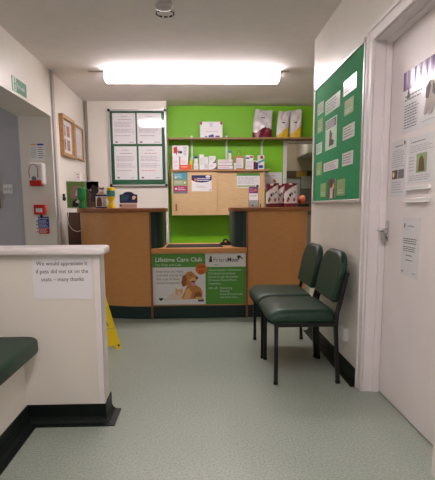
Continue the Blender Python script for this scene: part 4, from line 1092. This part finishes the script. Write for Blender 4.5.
# ================================================================== CHAIRS
def make_chair(label):
    # local frame: x towards the chair's back, y along the row, origin on the floor at the middle
    root = thing('waiting_chair', (0, 0, 0), label, 'chair', 'green waiting chairs by the right wall')
    # seat: pad with a rolled front edge
    q = MB(); s = q.slot(vinyl)
    nx, ny = 16, 14
    def prof(tx):      # cross-section from the rear underside round the rolled front
        return None
    hw = 0.272
    top, bot = [], []
    def gz(u, v):
        e = min(1.0, (1 - abs(v)) / 0.14); e = math.sqrt(max(0, 1 - (1 - e) ** 2))
        f = min(1.0, u / 0.22); f = math.sqrt(max(0, 1 - (1 - f) ** 2))
        r = min(1.0, (1 - u) / 0.10); r = math.sqrt(max(0, 1 - (1 - r) ** 2))
        dome = 0.010 * (1 - v * v) * math.sin(math.pi * min(1, u * 1.1))
        return 0.412 + (0.056 * e * f * r) + dome
    for i in range(nx + 1):
        u = (1 - math.cos(math.pi * i / nx)) / 2
        rt, rb = [], []
        for j in range(ny + 1):
            v = -math.cos(math.pi * j / ny)
            cut = 0.018 * max(0, abs(v) - 0.75) / 0.25
            x = -0.235 + cut * (1 - u) + u * (0.435 - cut)
            z = gz(u, v)
            rt.append(q.bm.verts.new((x, v * hw * (1 - 0.03 * u), z)))
            rb.append(q.bm.verts.new((x + (0.02 if i == 0 else 0), v * hw * (1 - 0.03 * u), 0.392)))
        top.append(rt); bot.append(rb)
    for i in range(nx):
        for j in range(ny):
            for g, fl in ((top, False), (bot, True)):
                vv = [g[i][j], g[i + 1][j], g[i + 1][j + 1], g[i][j + 1]]
                f = q.bm.faces.new(list(reversed(vv)) if fl else vv); f.smooth = True
    for i in range(nx):
        for j in (0, ny):
            f = q.bm.faces.new([top[i][j], top[i + 1][j], bot[i + 1][j], bot[i][j]]); f.smooth = True
    for j in range(ny):
        for i in (0, nx):
            f = q.bm.faces.new([top[i][j], top[i][j + 1], bot[i][j + 1], bot[i][j]]); f.smooth = True
    bmesh.ops.recalc_face_normals(q.bm, faces=list(q.bm.faces))
    q.build('seat', root)
    # backrest pad: rounded top corners, leaning back
    q = MB()
    z0, z1, hwb = 0.510, 0.818, 0.245
    outl = arc(hwb - 0.03, z0 + 0.03, 0.03, 0.03, -90, 0, 4) + arc(hwb - 0.15, z1 - 0.14, 0.15, 0.14, 0, 90, 9) + arc(-hwb + 0.15, z1 - 0.14, 0.15, 0.14, 90, 180, 9) + arc(-hwb + 0.03, z0 + 0.03, 0.03, 0.03, 180, 270, 4)
    # prism axis -> chair x ; sheared by the lean
    lean = 0.21
    mx = Matrix(((0, lean, 1, 0.185 - lean * z0), (1, 0, 0, 0), (0, 1, 0, 0), (0, 0, 0, 1)))
    q.prism(outl, -0.020, 0.030, vinyl, mtx=mx, bev=0.018, seg=4, smooth=True)
    q.build('backrest', root)
    LY = 0.258
    # front legs, rear legs that run up as the back uprights
    for sy in (-1, 1):
        q = MB(); q.tube([(-0.178, sy * LY, 0.006), (-0.178, sy * LY, 0.392)], 0.0115, black, square=True)
        q.box(-0.191, -0.165, sy * LY - 0.013, sy * LY + 0.013, 0, 0.02, rubber, 0.002); q.build('leg', root)
        q = MB(); q.tube([(0.212, sy * LY, 0.006), (0.190, sy * LY, 0.36), (0.196, sy * LY, 0.45), (0.214, sy * LY, 0.52), (0.252, sy * LY, 0.70)], 0.0115, black, square=True)
        q.box(0.199, 0.225, sy * LY - 0.013, sy * LY + 0.013, 0, 0.02, rubber, 0.002); q.build('leg', root)
    q = MB()
    for sy in (-1, 1): q.box(-0.189, 0.185, sy * LY - 0.011, sy * LY + 0.011, 0.366, 0.391, black, 0.002)
    q.box(-0.189, -0.167, -LY, LY, 0.366, 0.391, black, 0.002); q.box(0.18, 0.202, -LY, LY, 0.366, 0.391, black, 0.002)
    q.build('seat_frame', root)
    return root
c1 = make_chair('near dark green vinyl waiting chair on black legs by right wall')
c1.location = (0.638, 3.243, 0)
copy_tree(c1, (0.622, 3.790, 0), 'farther dark green vinyl waiting chair, nearer the reception desk')

# socket low on the right wall
t = thing('wall_socket', (XR, 3.20, 0.22), 'white electrical socket low on right wall behind near chair', 'socket')
b = MB(); b.box(XR - 0.03, XR - 0.001, 3.145, 3.255, 0.222, 0.312, wplastic, 0.004); b.build('box', t)
b = MB(); b.box(XR - 0.036, XR - 0.029, 3.15, 3.25, 0.226, 0.308, wplastic, 0.003); b.build('face_plate', t)

# ================================================================== CEILING ITEMS
def luminaire(loc, label, em=None):
    em = em or tube_emit
    t = thing('ceiling_light', loc, label, 'ceiling light', 'fluorescent ceiling lights')
    x, y, z = loc
    q = MB(); q.box(x - 0.885, x + 0.885, y - 0.055, y + 0.055, z - 0.03, z, wplastic, 0.004); q.build('tray', t)
    q = MB()
    pts = [(-0.085, -0.028)] + arc(-0.055, -0.075, 0.035, 0.03, 180, 270, 5) + arc(0.055, -0.075, 0.035, 0.03, 270, 360, 5) + [(0.085, -0.028)]
    q.prism(pts, -0.865, 0.865, em, mtx=Matrix(((0, 0, 1, x), (1, 0, 0, y), (0, 1, 0, z), (0, 0, 0, 1))), smooth=False)
    q.build('diffuser', t)
    for sx in (-1, 1):
        q = MB(); q.prism(pts, 0, 0.014, wplastic, mtx=Matrix(((0, 0, 1, x + (0.866 if sx > 0 else -0.88)), (1, 0, 0, y), (0, 1, 0, z), (0, 0, 0, 1))))
        e = q.build('end_cap', t)
        q = MB(); q.lathe([(0.006, 0), (0.006, 0.012)] if sx > 0 else [(0.006, -0.012), (0.006, 0)], (x + sx * 0.88, y - 0.03, z - 0.07), chrome, 10, 'X'); q.build('screw', e)
    return t
luminaire((-0.06, 5.29, CH), 'long lit fluorescent ceiling light in front of reception desk')
l2 = luminaire((0.10, 0.9, CH), 'second fluorescent ceiling light above the viewpoint', tube_emit2)
l2.rotation_euler = (0, 0, math.pi / 2)
b = MB(); b.tube([(-1.10, 5.29, CH - 0.004), (-0.945, 5.29, CH - 0.004)], 0.004, gplastic, 8)  # short thin grey rod under the ceiling at each end of the fitting
tag(b.build('ceiling_rod', loc='auto'), 'thin grey rod on ceiling left of fluorescent light', 'conduit')
b = MB(); b.tube([(0.83, 5.29, CH - 0.004), (0.92, 5.29, CH - 0.004)], 0.004, gplastic, 8)
tag(b.build('ceiling_rod', loc='auto'), 'thin grey rod on ceiling right of fluorescent light', 'conduit')
t = thing('smoke_detector', (-0.225, 3.57, CH - 0.05), 'round white smoke detector on ceiling near top of view', 'smoke detector')
b = MB(); b.lathe([(0.056, 0.0), (0.056, -0.012), (0.050, -0.018)], (-0.225, 3.57, CH), gplastic, 28); b.build('base', t)
b = MB(); b.lathe([(0.048, -0.016), (0.060, -0.022), (0.060, -0.034), (0.045, -0.048), (0.02, -0.052)], (-0.225, 3.57, CH), gplastic, 28); h = b.build('head', t)
b = MB()
for k in range(10):
    a = 2 * math.pi * k / 10 + 0.31
    mx = Matrix.Translation((-0.225 + 0.0605 * math.cos(a), 3.70 + 0.0605 * math.sin(a), CH - 0.028)) @ Matrix.Rotation(a, 4, 'Z')
    b.box(-0.003, 0.003, -0.013, 0.013, -0.005, 0.005, black, mtx=mx)
b.build('vents', h)

# ================================================================== LIGHTS, CAMERA
def area(name, loc, rot, size, size_y, energy, col):
    l = bpy.data.lights.new(name, 'AREA'); l.shape = 'RECTANGLE'; l.size = size; l.size_y = size_y; l.energy = energy; l.color = col
    o = bpy.data.objects.new(name, l); COL.objects.link(o); o.location = loc; o.rotation_euler = rot
    return o
area('hall_fill', (-3.9, 4.0, 1.5), (0, math.radians(-90), 0), 1.2, 1.0, 3.2, (0.97, 0.97, 1.0))  # added fill to brighten the hall
area('back_room_fill', (1.6, 7.9, 2.40), (0, 0, 0), 0.5, 0.3, 2.5, (1.0, 0.9, 0.78))  # small added fill for the room past the doorway, no fitting modelled

w = bpy.data.worlds.new('world'); SC.world = w; w.use_nodes = True
w.node_tree.nodes['Background'].inputs['Color'].default_value = (0.05, 0.05, 0.055, 1)
w.node_tree.nodes['Background'].inputs['Strength'].default_value = 0.3

cam = bpy.data.cameras.new('camera'); co = bpy.data.objects.new('camera', cam); COL.objects.link(co)
cam.sensor_fit = 'VERTICAL'; cam.sensor_height = 24.0; cam.lens = 500.0 / 480.0 * 24.0
cam.shift_y = 42.0 / 480.0
cam.clip_start = 0.05
R = Matrix(((0.9993789177074026, 0.011781655381165964, -0.033211013812584206), (-0.03459205714953682, 0.14825167349801494, -0.9883444899867662), (-0.0067207458026170164, 0.9888794840128484, 0.1485671487050189)))
co.matrix_world = Matrix.Translation((0, 0, 1.1)) @ R.to_4x4()
SC.camera = co
SC.view_settings.view_transform = 'Standard'; SC.view_settings.look = 'None'
SC.view_settings.exposure = 1.25; SC.view_settings.gamma = 1.0
try: SC.view_settings.use_curve_mapping = False
except Exception: pass
